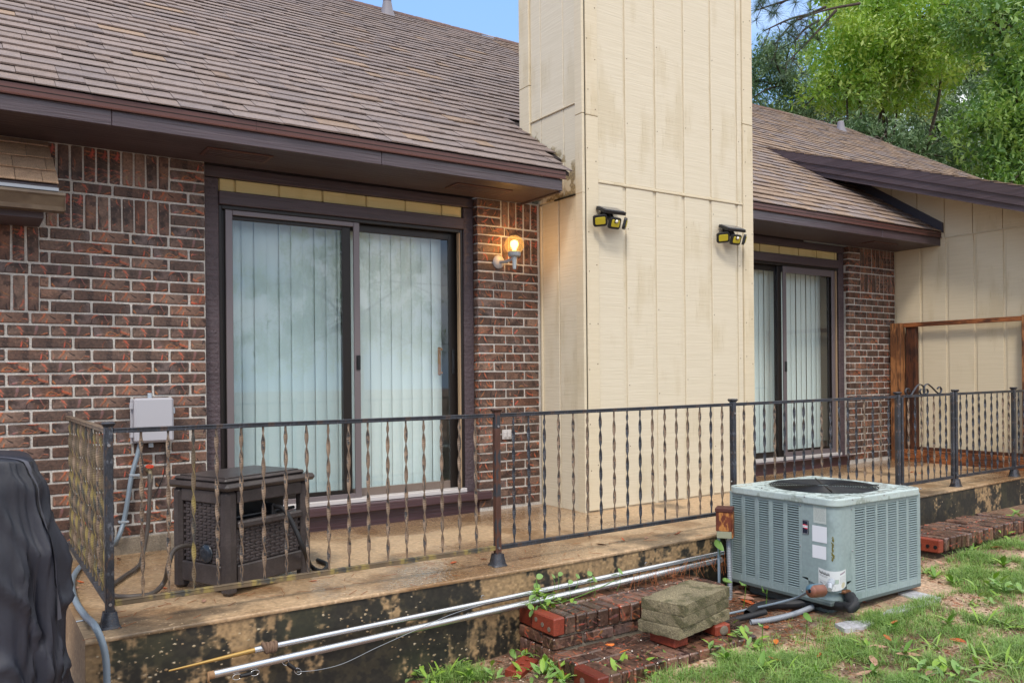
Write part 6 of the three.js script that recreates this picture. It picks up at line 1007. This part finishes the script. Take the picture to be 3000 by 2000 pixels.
const LB = [leafM(0.40, 0.58, 0.06, 0.6), leafM(0.28, 0.47, 0.05, 0.6), leafM(0.48, 0.60, 0.10, 0.6)], LD = [leafM(0.17, 0.28, 0.10, 0.5), leafM(0.11, 0.21, 0.075, 0.5), leafM(0.22, 0.33, 0.14, 0.5)], LM = [leafM(0.25, 0.43, 0.05, 0.6), leafM(0.16, 0.31, 0.07, 0.5), leafM(0.33, 0.48, 0.08, 0.6)];
{
  const f1 = (() => { const p = at(2600, 1000, 22); return [p.x, -0.2, p.z]; })();
  tree('oak_tree', 'bright yellow-green leafy tree behind the far roof', f1, [0.4, 5.2, 0], rel(f1, [[2520, 120, 21, 1.6, 1.1, 1.4], [2640, 60, 21.5, 1.7, 1.0, 1.5], [2480, 250, 21, 1.2, 0.8, 1.2], [2760, 110, 22, 1.5, 1.1, 1.4], [2640, 230, 22, 1.6, 0.9, 1.4], [2560, -80, 22, 2, 1.1, 1.6]]), 2600, clumpA, LB, 501, 0.24, 'trees behind the house');
  const f2 = (() => { const p = at(2800, 1000, 28); return [p.x, -0.2, p.z]; })();
  tree('oak_tree', 'dark blue-green broadleaf tree spreading behind the roof ridge', f2, [0, 5.5, 0], rel(f2, [[2300, 250, 27, 1.7, 1.3, 1.6], [2450, 330, 27, 2, 1.2, 1.6], [2650, 380, 27, 2.1, 1.3, 1.7], [2820, 350, 27, 2, 1.5, 1.7], [2800, 500, 26, 2.2, 1.1, 1.7], [2960, 450, 26, 1.8, 1.4, 1.7], [2700, 190, 29, 2.4, 1.5, 1.8], [2900, 180, 28, 2, 1.6, 1.8], [2260, 170, 27, 1.0, 0.8, 1.0], [2350, 380, 28, 1.8, 0.8, 1.5], [2480, 400, 20.5, 1.1, 0.55, 0.8], [2590, 420, 20, 1.3, 0.6, 0.9], [2700, 450, 20, 1.3, 0.7, 0.9], [2820, 500, 20, 1.3, 0.6, 0.9]]), 6500, clumpB, LD, 502, 0.32, 'trees behind the house');
  const f3 = (() => { const p = at(2980, 1000, 18); return [p.x, -0.2, p.z]; })();
  tree('oak_tree', 'fresh green leafy tree rising over the wing roof beside the dark one', f3, [0.3, 4.5, 0], rel(f3, [[2940, 380, 18, 1.2, 0.9, 1.2], [2980, 120, 18, 1.1, 1.2, 1.2], [3050, 300, 18, 1.4, 1.5, 1.3], [2880, 60, 19, 1.0, 0.8, 1], [2990, 500, 17.5, 0.9, 0.7, 0.9]]), 1600, clumpA, LM, 503, 0.2, 'trees behind the house');
  // pine bough: long needles in tufts on dark twigs
  const f4 = (() => { const p = at(2330, 1000, 17); return [p.x, -0.2, p.z]; })();
  seed(504); const T = thing('pine_tree', 'pine tree with long needle tufts on dark twigs beside the chimney', 'tree', 'trees behind the house', f4);
  const tw = [], tips = []; const tk = at(2120, 1000, 18), tx = tk.x - f4[0], tz = tk.z - f4[2]; tw.push(limb(V(tx, -0.3, tz), V(tx, 14, tz), 0.2, 0.12, 0.1, 16));
  const R4 = (px, py, d) => { const p = at(px, py, d); return V(p.x - f4[0], p.y - f4[1], p.z - f4[2]); };
  for (const [a, b, c, d] of [[2520, 10, 2330, 60], [2420, 20, 2270, 130], [2400, -30, 2215, 30], [2450, 30, 2300, 190], [2380, 40, 2240, 90], [2400, 60, 2330, 120], [2350, -20, 2240, -10], [2480, -40, 2300, -60]]) { const A = R4(a, b, 17), B = R4(c, d, 16.6); tw.push(limb(A, B, 0.03, 0.012, 0.12, 8)); for (let k = 0; k < 6; k++) { const p = A.clone().lerp(B, rr(0.35, 1)), q = p.clone().add(V(rr(-0.35, 0.2), rr(-0.4, 0.12), rr(-0.3, 0.3))); tw.push(limb(p, q, 0.011, 0.006, 0.06, 4)); tips.push(q); } tips.push(B); }
  tw.push(limb(V(tx, 12.5, tz), R4(2500, -60, 17), 0.07, 0.03, 0.2)); mesh('trunk', tw, bark, T);
  const needles = []; for (let k = 0; k < 46; k++) { const u = rr(0, 6.28), e = rr(-1.2, 0.7), L = rr(0.14, 0.24); const d = V(Math.cos(u) * Math.cos(e), Math.sin(e), Math.sin(u) * Math.cos(e)).multiplyScalar(L); needles.push(rod(V(0, 0, 0), d, 0.0028, 3, 0.001)); } const ng = join(needles);
  const im = new THREE.InstancedMesh(ng, leafM(0.055, 0.11, 0.05, 0.1), tips.length), o = new THREE.Object3D(); tips.forEach((p, k) => { o.position.copy(p); o.rotation.set(rr(0, 6), rr(0, 6), rr(0, 6)); o.scale.setScalar(rr(0.8, 1.3)); o.updateMatrix(); im.setMatrixAt(k, o.matrix); }); im.name = 'crown'; im.userData.kind = 'stuff'; im.castShadow = im.receiveShadow = true; T.add(im);
  // trees across the yard, mirrored in the door glass
  for (const [x, z, h, sd] of [[5, 26, 8.2, 601], [14, 27, 9, 602], [23, 24, 8.4, 603]]) tree('yard_tree', ['broad green tree across the yard facing the hose box door', 'broad green tree across the yard facing the chimney', 'broad green tree across the yard facing the far door'][sd - 601], [x, -0.6, z], [0, h * 0.5, 0], [[0, h * 0.78, 0, 3, 1.7, 2.4], [2.6, h * 0.66, 0.5, 2.4, 1.5, 2.2], [-2.6, h * 0.62, 0, 2.4, 1.5, 2.2], [0.5, h * 0.5, 1, 3, 1.3, 2], [-1, h * 0.42, 0.5, 3.4, 1.4, 2], [2.5, h * 0.36, 0, 2.4, 1.5, 2], [-3, h * 0.3, 0, 2, 1.6, 2]], 1000, clumpA, LM, sd, 0.3, 'trees across the yard');
}
renderer.render(scene, camera);
